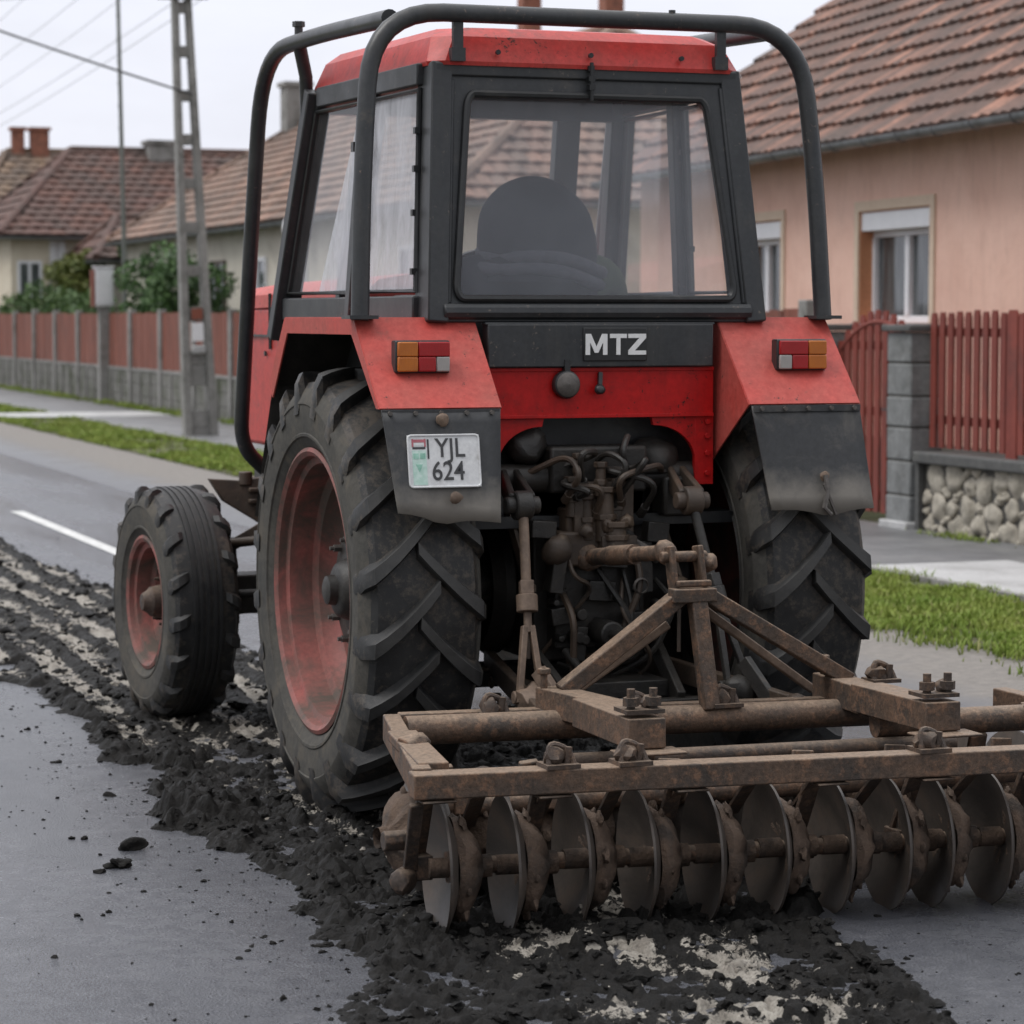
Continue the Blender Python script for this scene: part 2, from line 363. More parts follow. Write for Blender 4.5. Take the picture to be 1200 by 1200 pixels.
def wheel(name, x, y, rad, w, rim_r, lug_h, nl, kind, sgn, rz=0, label=None, roll=0):
    """sgn = -1 for a wheel whose outer face looks to -x"""
    g=grp(name,T,(x,y,rad)); g.rotation_euler=(roll,0,rz)
    if label: g['label']=label
    make_tyre(rad,w,rim_r,lug_h,nl,kind,3 if sgn>0 else 5).build('tyre',[M['tyre'] if kind=='ag' else M['tyre_front'],M['sidewall']],g,smooth=32)
    h=w/2; o=sgn; k=rim_r/.483
    rim=[(rim_r+.018,h*.88),(rim_r+.022,h*.93),(rim_r+.008,h*.96),(rim_r-.008,h*.9),(rim_r-.012,h*.76),(rim_r-.035,h*.72),(rim_r-.043,h*.30),(rim_r-.075,h*.22),(rim_r-.085,-h*.02),
         (rim_r-.10,-h*.10),(.33*k,-h*.10),(.24*k,h*.05),(.20*k,h*.12),(.001,h*.12)]
    m=MB(); m.lathe([(r,u*o) for r,u in rim],n=72)
    back=[(rim_r+.018,-h*.88),(rim_r+.008,-h*.95),(rim_r-.010,-h*.8),(rim_r-.035,-h*.72),(rim_r-.045,-h*.4),(rim_r-.08,-h*.3),(rim_r-.09,-h*.06)]
    m.lathe([(r,u*o) for r,u in back],n=72,mi=1)
    m.build('rim',[M['red_rim'],M['grease']],g,smooth=40)
    hb=MB()
    if kind=='ag':
        hb.lathe([(.21,h*.13*o),(.205,h*.20*o),(.15,h*.24*o),(.11,h*.28*o),(.095,h*.45*o),(.080,h*.50*o),(.055,h*.52*o),(.05,h*.66*o),(.032,h*.70*o),(.001,h*.70*o)],n=28)
        nb,rb,ub,sb=8,.178,h*.22,.014
    else:
        hb.lathe([(.13,h*.13*o),(.12,h*.25*o),(.075,h*.32*o),(.065,h*.75*o),(.05,h*.85*o),(.035,h*1.02*o),(.001,h*1.04*o)],n=24)
        nb,rb,ub,sb=6,.102,h*.27,.011
    hub=hb.build('hub',M['grease' if kind=='ag' else 'rust_dark'],g,smooth=35)
    for i in range(nb):
        t=2*math.pi*i/nb; b=MB(); p=(ub*o,rb*math.cos(t),rb*math.sin(t))
        b.cyl(p,(p[0]+.028*o,p[1],p[2]),sb,n=6); b.cyl((p[0]+.028*o,p[1],p[2]),(p[0]+.042*o,p[1],p[2]),sb*.55,n=8)
        b.build('wheel_nut',M['bolt'] if kind=='ag' else M['rust_dark'],g,smooth=0)
    return g
wheel('rear_wheel',-.715,0,.785,.40,.483,.043,20,'ag',-1,roll=.1)
wheel('rear_wheel',.715,0,.785,.40,.483,.043,20,'ag',1,roll=.27)
wheel('front_wheel',-.855,2.37,.51,.29,.270,.020,17,'front',-1,rz=R(4),label='narrow front wheel with worn smooth tread centre',roll=.15)
wheel('front_wheel',.855,2.37,.51,.29,.270,.020,17,'front',1,rz=R(4),label='front wheel on the far side, mostly hidden behind the rear axle')

# ------------------------------------------------------------------ cab
def yr(z): return -.45+(z-1.80)*.1375          # rear wall
def hw(z): return .615-(z-1.80)*.0625          # half width at the rear wall
def xs(y,z): return hw(z)+(y+.45)*.045         # half width along the side
def yf(z): return 1.12-(z-1.80)*.33            # front wall
def inrect(a,b,cx0,cx1,cy0,cy1,rad,t):
    """radius along direction t from the rectangle's centre to a rounded rectangle"""
    hx,hy=(cx1-cx0)/2,(cy1-cy0)/2; c,s_=math.cos(t),math.sin(t)
    lo,hi=0,10
    for _ in range(40):
        m=(lo+hi)/2; x,y=abs(m*c),abs(m*s_)
        ins = x<=hx and y<=hy
        if ins and rad and x>hx-rad and y>hy-rad: ins=(x-hx+rad)**2+(y-hy+rad)**2<=rad*rad
        if ins: lo=m
        else: hi=m
    return lo
def ring_plate(mb, outer, inner, fmap, th, n=72):
    """outer/inner = (x0,x1,y0,y1,rad) in plane coordinates; fmap(a,b,depth) -> 3D"""
    cx,cy=(inner[0]+inner[1])/2,(inner[2]+inner[3])/2
    # sample angles incl. corners of the outer rectangle
    angs=[2*math.pi*i/n for i in range(n)]
    for qx in (outer[0],outer[1]):
        for qy in (outer[2],outer[3]): angs.append(math.atan2(qy-cy,qx-cx)%(2*math.pi))
    angs=sorted(angs); k=len(angs); vs=[]
    def outr(t):
        c,s_=math.cos(t),math.sin(t); r=1e9
        if c>1e-9: r=min(r,(outer[1]-cx)/c)
        if c<-1e-9: r=min(r,(outer[0]-cx)/c)
        if s_>1e-9: r=min(r,(outer[3]-cy)/s_)
        if s_<-1e-9: r=min(r,(outer[2]-cy)/s_)
        return r
    for d in (0,th):
        for t in angs:
            r=outr(t); vs.append(fmap(cx+r*math.cos(t),cy+r*math.sin(t),d))
            r=inrect(0,0,*inner[:4],inner[4],t); vs.append(fmap(cx+r*math.cos(t),cy+r*math.sin(t),d))
    fs=[]
    for i in range(k):
        j=(i+1)%k; a=2*k
        fs.append((2*i,2*j,2*j+1,2*i+1)); fs.append((a+2*i,a+2*i+1,a+2*j+1,a+2*j))
        fs.append((2*i,a+2*i,a+2*j,2*j)); fs.append((2*i+1,2*j+1,a+2*j+1,a+2*i+1))
    mb.add(vs,fs); 
def rrect_loop(x0,x1,y0,y1,rad,n=8):
    out=[]
    for cx,cy,a0 in ((x1-rad,y1-rad,0),(x0+rad,y1-rad,90),(x0+rad,y0+rad,180),(x1-rad,y0+rad,270)):
        for i in range(n+1):
            t=R(a0+90*i/n); out.append((cx+rad*math.cos(t),cy+rad*math.sin(t)))
    return out
# plane maps: a = sideways -1..1 of half width
def rear_map(a,z,d=0):
    t=min(1,max(0,(abs(a)-.88)/.12)); w=.607-.088*(z-1.80)/.7   # opening tapers more than the wall
    return (a*(w*(1-t)+hw(z)*t), yr(z)+d, z)
fr=MB()
# rear wall frame (plate with rounded window opening)
WIN=(-.862,.845,1.808,2.505,.055)
ring_plate(fr,(-.86-.14,1.0,1.735,2.605),(WIN[0]-.010,WIN[1]+.010,WIN[2]-.007,WIN[3]+.007,.055),lambda a,z,d:rear_map(a,z,d-.012),.05)
# proud corner posts, header
for s in (-1,1):
    fr.bar((s*(hw(1.72)-.030),yr(1.72)+.05,1.72),(s*(hw(2.6)-.030),yr(2.6)+.05,2.60),.075,.15,up=(0,1,0))
    fr.bar((s*(hw(1.8)-.06),yr(1.8)-.006,1.79),(s*(hw(2.55)-.06),yr(2.55)-.006,2.55),.035,.03,up=(0,1,0))
    # side walls: mid post, front post, rails
    fr.bar((s*xs(.29,1.74),.29,1.74),(s*xs(.25,2.58),.25,2.58),.07,.06,up=(0,1,0))
    fr.bar((s*xs(1.1,1.66),yf(1.66),1.66),(s*xs(.85,2.60),yf(2.60),2.60),.10,.07,up=(0,1,0))
    fr.bar((s*xs(-.36,1.77),-.37,1.775),(s*xs(1.08,1.77),1.08,1.775),.05,.085)
    fr.bar((s*xs(-.3,2.57),-.28,2.572),(s*xs(.83,2.57),.80,2.572),.05,.075)
    # lower body side under the door line, behind the fender
    fr.bx(s*.56,s*.60,.30,1.10,.95,1.72)
    # windscreen mullions
    fr.bar((s*.44,yf(1.8),1.72),(s*.40,yf(2.56),2.58),.10,.06,up=(0,1,0))
fr.bar((-.64,yf(2.55),2.56),(.64,yf(2.55),2.56),.07,.09)
fr.bar((-.66,yf(1.76),1.74),(.66,yf(1.76),1.74),.06,.12)
fr.bar((-.56,yr(2.59)-.012,2.585),(.56,yr(2.59)-.012,2.585),.03,.045)
# sill under the window with rounded under-edge
fr.tube([(-.57,yr(1.76)-.01,1.765),(.57,yr(1.76)-.01,1.765)],.028,10)
fr.bar((-.59,-.452,1.742),(.59,-.452,1.742),.03,.03)
fr.build('cab_frame',M['cab'],T,smooth=35,bevel=.006)
# gasket, glass
lp=rrect_loop(WIN[0],WIN[1],WIN[2],WIN[3],.05)
wf=MB(); wf.tube([rear_map(a,z,-.02) for a,z in lp],.013,8,closed=True)
rw=wf.build('rear_window',M['black'],T); 
g=MB(); g.add([rear_map(a,z,0.004) for a,z in lp],[tuple(range(len(lp)))]); g.build('pane',M['glass_rear'],rw,smooth=0)
# hinge / clips on the header
hg=MB()
for z in (2.535,2.565,2.60): hg.box((.0,yr(z)-.035,z),(.022,.03,.018))
hg.cyl((0,-.39,2.49),(0,-.39,2.62),.007); hg.build('window_hinge',M['black'],rw)
# side windows
for s in (-1,1):
    def sm(y,z,d=0): return (s*(xs(y,z)+d),y,z)
    q=[(-.345,1.835),(.235,1.835),(.215,2.52),(-.27,2.52)]
    w_=MB(); w_.tube([sm(y,z,.006) for y,z in q],.012,8,closed=True)
    o=w_.build('side_window',M['black'],T)
    p=MB(); p.add([sm(y,z,.002) for y,z in q],[(0,1,2,3)]); p.build('pane',M['glare_film'] if s<0 else M['glass'],o,smooth=0)
    if s<0: o['label']='rear side window, dust and sky reflection painted milky white'
    c_=MB()
    for y,z in ((-.335,1.9),(-.31,2.1),(-.30,2.25),(-.29,2.38),(.222,2.36),(.225,2.0)): c_.box(sm(y,z,.016),(.02,.022,.022))
    c_.build('clip',M['black'],o)
    q=[(.335,1.835),(yf(1.835)-.05,1.835),(yf(2.52)-.05,2.52),(.295,2.52)]
    w_=MB(); w_.tube([sm(y,z,.006) for y,z in q],.012,8,closed=True)
    o=w_.build('door_window',M['black'],T)
    p=MB(); p.add([sm(y,z,.002) for y,z in q],[(0,1,2,3)]); p.build('pane',M['glass'],o,smooth=0)
    if s<0:
        p=MB(); p.add([sm(y,z,.008) for y,z in [(.345,1.84),(.69,1.84),(.325,2.515),(.30,2.515)]],[(0,1,2,3)])
        p.build('dusty_sky_glare',M['glare_film'],o,smooth=0)  # added sheet, its white standing in for sky reflected in the door pane
        p=MB(); p.box(sm(.33,2.36,.02),(.025,.03,.035)); p.build('latch',M['black'],o)
# windscreen
for x0,x1 in ((-.60,-.49),(-.39,.39),(.49,.60)):
    p=MB(); p.add([(x0*1.03,yf(1.82),1.82),(x1*1.03,yf(1.82),1.82),(x1,yf(2.52),2.52),(x0,yf(2.52),2.52)],[(0,1,2,3)]); p.build('windscreen',M['glass'],T,smooth=0)
# interior: floor, dashboard, steering wheel, seat
i_=MB(); i_.bx(-.55,.55,-.42,1.1,1.02,1.06); i_.build('cab_floor',M['black'],T)
d_=MB(); d_.box((0,.90,1.62),(.62,.22,.42)); d_.build('dashboard',M['black'],T,bevel=.03)
sw=MB(); sw.tube([(.19*math.cos(t),.62+.10*math.sin(t),1.84+.155*math.sin(t)) for t in [2*math.pi*i/28 for i in range(28)]],.014,8,closed=True)
sw.cyl((0,.62,1.84),(0,.86,1.62),.02); sw.bar((-.18,.62,1.84),(.18,.62,1.84),.02,.012); sw.build('steering_wheel',M['black'],T)
st=MB(); st.box((0,.18,1.36),(.46,.46,.12)); st.box((0,-.06,1.60),(.44,.09,.44),rot=(R(6),0,0)); st.bx(-.12,.12,.05,.3,1.06,1.30); st.build('seat',M['seat'],T,bevel=.03)
mr=MB(); mr.box((-.42,.12,2.44),(.05,.02,.09)); mr.cyl((-.42,.12,2.48),(-.42,.16,2.56),.006); mr.build('interior_mirror',M['black'],T,bevel=.008)
# ------------------------------------------------------------------ roof
rf=MB()
def loop(z,hwr,hwf,y0,y1,ch):
    return [(-hwr+ch,y0,z),(hwr-ch,y0,z),(hwr,y0+ch,z),(hwf,y1-ch,z),(hwf-ch,y1,z),(-hwf+ch,y1,z),(-hwf,y1-ch,z),(-hwr,y0+ch,z)]
L=[loop(2.598,.575,.63,-.375,.93,.05),loop(2.612,.578,.632,-.378,.935,.05),loop(2.70,.545,.60,-.335,.90,.06),loop(2.735,.50,.56,-.28,.85,.08),loop(2.755,.36,.40,-.12,.7,.1)]
for i in range(len(L)-1):
    vs=L[i]+L[i+1]; rf.add(vs,[(j,(j+1)%8,(j+1)%8+8,j+8) for j in range(8)])
rf.add(L[-1],[tuple(range(8))]); rf.add(L[0],[tuple(range(8))[::-1]])
rf.build('roof',M['red'],T,smooth=20,bevel=.005)
sc_=MB()
for x in (-.34,0,.34): sc_.cyl((x,-.375,2.645),(x,-.387,2.645),.009,n=8)
sc_.build('roof_screw',M['black'],T)
# ------------------------------------------------------------------ tube guard
gd=MB(); r=.0315
rear=[(-.858,-.46,1.735),(-.845,-.44,2.0),(-.83,-.42,2.46),(-.80,-.40,2.60),(-.66,-.40,2.785),(-.45,-.40,2.795),(.45,-.40,2.795),(.68,-.40,2.785),(.80,-.40,2.66),(.845,-.43,2.3),(.858,-.46,1.735)]
gd.tube(arc_path([(-.858,-.46,1.735),(-.838,-.43,2.25),(-.79,-.39,2.77),(.79,-.39,2.77),(.838,-.43,2.25),(.858,-.46,1.735)],[.3,.26,.26,.3],8),r,14)
for s in (-1,1):
    gd.tube(arc_path([(s*.60,1.72,1.10),(s*.75,1.60,1.22),(s*.755,1.40,2.0),(s*.75,1.20,2.77),(s*.70,.60,2.785),(s*.70,-.30,2.755)],[.12,.4,.34,.3],8),r*.97,14)
    gd.bar((s*.487,-.385,2.765),(s*.487,-.385,2.63),.035,.02,up=(0,1,0)); gd.box((s*.487,-.383,2.632),(.05,.03,.045))
    gd.tube([(s*.715,.80,2.78),(s*.66,.90,2.66),(s*.655,.905,2.5)],.026,10)
    gd.cyl((s*.715,.80,2.80),(s*.715,.80,2.84),.016); gd.cyl((s*.715,.80,2.835),(s*.715,.80,2.855),.024,n=6)
    gd.box((s*.858,-.46,1.745),(.10,.10,.012))
gd.cyl((.30,-.39,2.795),(.30,-.39,2.81),.012)
gd.build('guard_tube',M['tube'],T,smooth=40)
# ------------------------------------------------------------------ fenders
for s in (-1,1):
    a,b=.452,.872
    f=MB(); prof=[(.66,1.50),(.44,1.742),(-.44,1.742),(-.72,1.447)]
    th=.006
    top=[]; 
    for y,z in prof: top += [(s*a,y,z),(s*b,y,z)]
    f.add(top,[(0,1,3,2),(2,3,5,4),(4,5,7,6)])
    # outer flange
    fl=[(s*b,y,z) for y,z in prof]; lo=[(s*(b-.004),y,z-.055) for y,z in ((.63,1.50),(.42,1.742),(-.40,1.742))]
    lo.append((s*(b-.004),-.68,1.447))
    f.add(fl+lo,[(i,i+1,i+5,i+4) for i in range(3)])
    # inner wall
    f.add([(s*a,.66,1.50),(s*a,.44,1.742),(s*a,-.44,1.742),(s*a,-.72,1.447),(s*a,-.20,1.10),(s*a,.55,1.10)],[(0,1,2,3,4,5)])
    # gusset fold on the rear slope
    o=f.build('fender',M['red_faded'],T,smooth=0)
    so=o.modifiers.new('thickness','SOLIDIFY'); so.thickness=.006; so.offset=0
    lm=MB(); e_=.010  # added dark sheets standing in for shade and dirt under the fender
    lm.add([(s*(a+e_),y+dy,z-dz) for y,z,dy,dz in ((.64,1.50,0,.006),(.43,1.742,0,.012),(-.43,1.742,0,.012),(-.70,1.447,.008,.0))]+[(s*(b-e_),y+dy,z-dz) for y,z,dy,dz in ((.64,1.50,0,.006),(.43,1.742,0,.012),(-.43,1.742,0,.012),(-.70,1.447,.008,.0))],[(0,1,5,4),(1,2,6,5),(2,3,7,6)])
    lm.add([(s*(a+e_),.65,1.50),(s*(a+e_),.44,1.735),(s*(a+e_),-.43,1.735),(s*(a+e_),-.69,1.447),(s*(a+e_),-.20,1.105),(s*(a+e_),.55,1.105)],[(0,1,2,3,4,5)])
    lm.add([(s*.40,.68,1.00),(s*.93,.68,1.00),(s*.86,.66,1.50),(s*.40,.66,1.50)],[(0,1,2,3)])
    lm.build('fender_shade_and_dirt',M['grease'],T,smooth=0)
    # mudflap
    fm=MB(); n=9; vs=[]; 
    for i in range(n):
        for j in range(9):
            u=j/8; v=i/(n-1)
            x=s*(.458+.41*u)+ (s*.028*v*(1-u)) + (s*.0)
            if s<0: x += .03*v*u
            else: x += .02*v
            z=-.012-.355*v-(.022*math.exp(-((u-.55)/.18)**2) if i==n-1 else 0)+(.04*(u-.4)*v if s<0 else 0)
            y=-.035-.075*v+.012*math.sin(u*5+s)*v
            vs.append((x,y,z))
    fm.add(vs,[(i*9+j,i*9+j+1,(i+1)*9+j+1,(i+1)*9+j) for i in range(n-1) for j in range(8)])
    base=(0,-.69,1.455)
    fl=fm.build('mudflap',M['rubber_flap'],T,smooth=60); fl.location=base
    so=fl.modifiers.new('thickness','SOLIDIFY'); so.thickness=.008
    fl['label']='rubber flap carrying the number plate' if s<0 else 'plain bare rubber flap'
    st=MB(); st.bar((s*.462,-.042,-.022),(s*.868,-.042,-.022),.022,.006,up=(0,1,0)); st.build('clamp_strip',M['rubber_flap'],fl)
    for k in range(5):
        b_=MB(); x=s*(.49+.088*k); b_.cyl((x,-.044,-.022),(x,-.056,-.022),.008,n=6); b_.build('bolt',M['bolt'],fl,smooth=0)
    if s<0: spots=[(-.665,-.05,-.045,.024),(-.64,-.115,-.295,.022)]
    else: spots=[(.70,-.10,-.255,.018)]
    for x,y,z,rr in spots:
        b_=MB(); b_.blob((x,y-.008,z),rr,2,.2,(1,.5,1)); b_.build('bolt_head',M['rod'],fl)
    if s>0:
        b_=MB(); b_.tube([(.70,-.115,-.25),(.705,-.125,-.30),(.69,-.13,-.36),(.715,-.13,-.385)],.009,8); b_.bar((.69,-.125,-.28),(.735,-.13,-.385),.012,.008); b_.build('hook',M['bolt'],fl)
    # tail lamp
    lc=(s*.693,-.605,1.615)
    tl=MB(); tl.box((lc[0],lc[1],lc[2]),(.19,.05,.108)); tl.box((lc[0],lc[1]+.05,lc[2]-.01),(.10,.08,.05))
    to=tl.build('tail_light',M['black'],T,bevel=.006)
    def ln(u0,u1,v0,v1,m,nm):
        q=MB(); q.bx(lc[0]+(u0 if s<0 else -u0), lc[0]+(u1 if s<0 else -u1), lc[1]-.040, lc[1]-.026, lc[2]+v0, lc[2]+v1); q.build(nm,m,to,bevel=.004)
    ln(-.090,-.0205,-.049,-.0005,M['amber'],'amber_lens'); ln(-.090,-.0205,.0005,.049,M['amber'],'amber_lens')
    ln(-.019,.090,.0005,.049,M['redlens'],'red_lens'); ln(-.019,.042,-.049,-.0005,M['redlens'],'red_lens'); ln(.0435,.090,-.049,-.0005,M['clearlens'],'reflector')
# number plate on the left flap
PL=[o for o in bpy.data.objects if o.name.startswith('mudflap')][0]
pc=Vector((-.668,-.082,-.178)); tilt=R(-11)
pm_=MB(); pm_.box((0,0,0),(.245,.006,.172)); pm_.tube([(x,-.004,z) for x,z in rrect_loop(-.121,.121,-.085,.085,.012,4)],.0035,6,closed=True)
plate=pm_.build('number_plate',M['plate_white'],PL); plate.location=pc; plate.rotation_euler=(tilt,0,R(-1))
fq=MB(); fq.bx(-.106,-.062,-.0042,-.0032,.062,.072); fq.build('flag_stripe',M['flag_red'],plate,smooth=0)
fq=MB(); fq.bx(-.106,-.062,-.0042,-.0032,.040,.047); fq.build('flag_stripe',M['plate_black'],plate,smooth=0)
fq=MB(); fq.bx(-.106,-.062,-.0042,-.0032,.051,.060); fq.build('flag_stripe',M['plate_white'],plate,smooth=0)
for xx in (-.108,-.066):
    fq=MB(); fq.bx(xx,xx+.006,-.0046,-.0036,.0475,.0735); fq.build('flag_stripe',M['flag_red'],plate,smooth=0)
fq=MB(); fq.bx(-.108,-.060,-.0040,-.0032,-.078,.036); fq.build('green_panel',M['flag_pale'],plate,smooth=0)
for x0,x1 in ((-.104,-.086),(-.082,-.064)):
    fq=MB(); fq.bx(x0,x1,-.0048,-.0042,.008,.026); fq.build('green_mark',M['flag_green'],plate,smooth=0)
fq=MB(); fq.prism([(-.098,-.0042,-.010),(-.074,-.0042,-.010),(-.086,-.0042,-.036)],(0,-.0008,0)); fq.build('green_mark',M['flag_green'],plate,smooth=0)
fq=MB(); fq.bx(-.056,-.050,-.0046,-.0036,.008,.072); fq.build('dark_bar',M['plate_black'],plate,smooth=0)
def text_mesh(name, s, size, mat, parent, loc, sx=1, bold=0, depth=.001):
    cu=bpy.data.curves.new(name,'FONT'); cu.body=s; cu.size=size; cu.extrude=depth; cu.offset=bold; cu.align_x='CENTER'; cu.align_y='CENTER'
    o=bpy.data.objects.new(name+'_tmp',cu); C.objects.link(o)
    dg=bpy.context.evaluated_depsgraph_get(); me=bpy.data.meshes.new_from_object(o.evaluated_get(dg))
    bpy.data.objects.remove(o); bpy.data.curves.remove(cu)
    me.materials.clear(); me.materials.append(mat); me.name=name
    q=bpy.data.objects.new(name,me); C.objects.link(q); q.parent=parent; q.location=loc; q.rotation_euler=(R(90),0,0); q.scale=(sx,1,1); return q
text_mesh('plate_lettering','YJL',.088,M['plate_black'],plate,(.022,-.0045,.040),.86,.0006)
text_mesh('plate_lettering','624',.088,M['plate_black'],plate,(.012,-.0045,-.036),.86,.0006)
# ------------------------------------------------------------------ rear panels
pb=MB(); pb.box((0,-.465,1.648),(.835,.06,.148)); pb.bx(-.425,.425,-.492,-.44,1.718,1.728)
pn=pb.build('black_rear_panel',M['cab'],T,bevel=.006)
bd=MB(); bd.box((.045,-.498,1.652),(.235,.008,.115)); bd.build('badge',M['black'],pn,bevel=.003)
# the three letters, drawn as extruded outlines
def letter(pts,x,z,w,h):
    m=MB(); m.prism([(x+a*w,-.503,z+b*h) for a,b in pts],(0,-.003,0)); return m
Lm=[(0,0),(.2,0),(.2,.6),(.42,.1),(.58,.1),(.8,.6),(.8,0),(1,0),(1,1),(.76,1),(.5,.38),(.24,1),(0,1)]
Lt=[(.38,0),(.62,0),(.62,.8),(1,.8),(1,1),(0,1),(0,.8),(.38,.8)]
Lz=[(0,0),(1,0),(1,.2),(.36,.2),(1,.8),(1,1),(0,1),(0,.8),(.62,.8),(0,.2)]
for pts,x,w in ((Lm,-.066,.080),(Lt,.024,.062),(Lz,.092,.066)):
    letter(pts,x,1.616,w,.072).build('lettering',M['white_paint'],pn,smooth=0)
rp=MB(); rp.box((0,-.452,1.487),(.86,.03,.168)); rp.box((0,-.468,1.566),(.86,.012,.012)); rp.box((0,-.466,1.405),(.86,.014,.012))
for s in (-1,1):
    # arched apron: corner pieces and side columns
    rp.bx(s*.365,s*.435,-.458,-.435,1.16,1.40)
    arc=[(s*.365,-.445,1.40),(s*.365,-.445,1.22)]
    poly=[(s*.367,-.457,1.398)]+[(s*(.367-.16*(1-math.cos(R(t)))),-.457,1.24+.13*math.sin(R(t))) for t in range(0,91,10)]+[(s*.20,-.457,1.398)]
    rp.prism(poly,(0,.02,0))
    for z in (1.38,1.33,1.27,1.2): rp.cyl((s*.41,-.458,z),(s*.41,-.468,z),.011,n=6)
rpo=rp.build('red_rear_panel',M['red_deep'],T,bevel=.003)
wl=MB(); wl.lathe([(.001,.012),(.03,.010),(.046,.0),(.05,-.015),(.045,-.04),(.02,-.06)],c=(-.13,-.50,1.515),axis=(0,-1,0),n=24); wl.box((-.13,-.485,1.575),(.02,.03,.05))
wo=wl.build('work_lamp',M['black'],T)
wg=MB(); wg.lathe([(.001,.017),(.030,.014),(.042,.006)],c=(-.13,-.50,1.515),axis=(0,-1,0),n=24); wg.build('lamp_glass',M['bolt'],wo)
la=MB(); la.bar((0.0,-.475,1.555),(-.008,-.49,1.50),.014,.012,up=(0,1,0)); la.blob((-.01,-.495,1.497),.02,2,.1); la.build('panel_catch',M['black'],T)
# wide lower cab back so nothing shows through
bk=MB(); bk.bx(-.45,.45,-.30,-.26,1.02,1.74); bk.build('cab_back_wall',M['black'],T)
# ------------------------------------------------------------------ hood / engine
hd=MB()
for z0,z1,w0,w1 in ((1.16,1.79,.345,.345),):
    hd.bx(-w0,w0,1.15,3.10,z0,z1)
hd.build('hood_side',M['red'],T,bevel=.02)
ht=MB(); k=[(-.35,1.792),(-.345,1.85),(-.30,1.885),(-.15,1.91),(.15,1.91),(.30,1.885),(.345,1.85),(.35,1.792)]
ht.add([(x,1.12,z+.01) for x,z in k]+[(x,3.12,z-.01) for x,z in k],[(i,i+1,i+9,i+8) for i in range(7)]+[tuple(range(8)),tuple(range(8,16))])
ht.build('hood_top',M['red_faded'],T,smooth=40)
sm_=MB(); sm_.bar((-.352,2.62,1.60),(-.352,2.62,1.85),.008,.012); sm_.bar((-.351,1.2,1.66),(-.351,3.1,1.66),.010,.010); sm_.cyl((-.35,2.25,1.60),(-.362,2.25,1.60),.02); sm_.cyl((-.35,2.7,1.58),(-.358,2.7,1.58),.012)
sm_.build('hood_seam',M['black'],T)
en=MB(); en.bx(-.27,.27,.4,3.0,.62,1.17); en.bx(-.20,.20,.6,2.9,.50,.64); en.bx(-.33,.33,1.0,1.5,.72,1.15)
en.cyl((-.30,1.9,.95),(-.30,2.3,.95),.07); en.bx(-.36,-.25,2.5,2.9,.8,1.1)
en.build('engine_block',M['grease'],T,bevel=.015)
sd=MB(); 
for s in (-1,1): sd.bar((s*.33,1.2,.92),(s*.33,3.15,.92),.06,.14)
sd.bar((-.36,3.12,.92),(.36,3.12,.92),.08,.16)
sd.build('front_side_rail',M['rust_dark'],T,bevel=.008)
br=MB(); br.prism([(-.66,2.52,1.03),(-.60,2.50,.93),(-.33,2.45,.76),(-.33,2.45,1.05),(-.52,2.5,1.02)],(0,.05,0)); br.bar((-.34,2.3,.90),(-.62,2.42,.72),.05,.05); br.cyl((-.5,2.5,1.0),(-.5,2.5,1.06),.03)
br.tube([(-.36,2.0,.8),(-.50,2.2,.78),(-.66,2.35,.75)],.022,8)
for z in (.93,.98): br.box((-.45,2.47,z),(.09,.05,.02))
br.build('steering_bracket',M['oily'],T,bevel=.005)
ax=MB(); ax.bar((-.66,2.37,.53),(.66,2.37,.53),.14,.13); ax.blob((-.12,2.35,.53),.17,3,.06,(1,.9,1))
for s in (-1,1):
    ax.cyl((s*.64,2.37,.40),(s*.64,2.37,.78),.075,.06); ax.cyl((s*.55,2.37,.53),(s*.78,2.37,.51),.09); ax.bx(s*.42,s*.70,2.28,2.46,.45,.62)
ax.tube([(-.62,2.18,.55),(.62,2.18,.55)],.02,8); ax.box((0,2.37,.66),(.3,.3,.16)); 
ax.build('front_axle',M['grease'],T,bevel=.01)
stp=MB(); stp.bx(-.62,-.40,.86,1.35,.62,.66); stp.bx(-.60,-.58,.88,.92,.62,1.1); stp.bx(-.60,-.58,1.28,1.32,.62,1.1); stp.bx(-.46,-.30,.75,1.45,.66,1.02); stp.build('cab_step',M['grease'],T,bevel=.008)
gt=MB(); gt.tube([(-.60,1.72,1.10),(-.44,1.72,1.02),(-.34,1.75,1.0)],.028,10); gt.blob((-.5,1.7,1.02),.05,2,.2); gt.bar((-.58,1.66,1.12),(-.40,1.62,.92),.05,.03); gt.build('guard_bracket',M['oily'],T)
# ------------------------------------------------------------------ rear axle, gearbox, lift and hitch
tr=MB(); tr.bx(-.21,.21,-.38,.9,.55,1.02); tr.bx(-.24,.24,-.30,.5,1.0,1.16); tr.cyl((-.50,0,.785),(.50,0,.785),.125,n=20)
tr.lathe([(.22,-.3),(.25,-.26),(.25,-.22),(.17,-.2)],c=(0,0,.785),n=24); tr.lathe([(.17,.2),(.25,.22),(.25,.26),(.22,.3)],c=(0,0,.785),n=24)
tr.bx(-.16,.16,-.46,-.36,.60,.98); tr.cyl((0,-.46,.66),(0,-.60,.66),.045,n=16); tr.cyl((0,-.60,.66),(0,-.68,.66),.02,n=12)
tr.bx(-.40,.40,-.06,.06,.42,.50)
for x in (-.13,.13):
    for z in (.64,.80,.94): tr.cyl((x,-.46,z),(x,-.475,z),.014,n=6)
tr.build('gearbox_housing',M['grease'],T,bevel=.012)
lf=MB(); lf.box((0,-.30,1.22),(.36,.34,.16)); lf.cyl((-.40,-.40,1.19),(.40,-.40,1.19),.05,n=16)
lf.blob((-.24,-.38,1.30),.075,2,.15); lf.blob((.25,-.36,1.24),.09,2,.12); lf.box((.30,-.42,1.12),(.12,.12,.14))
lf.build('hydraulic_lift_housing',M['grease'],T,bevel=.012)
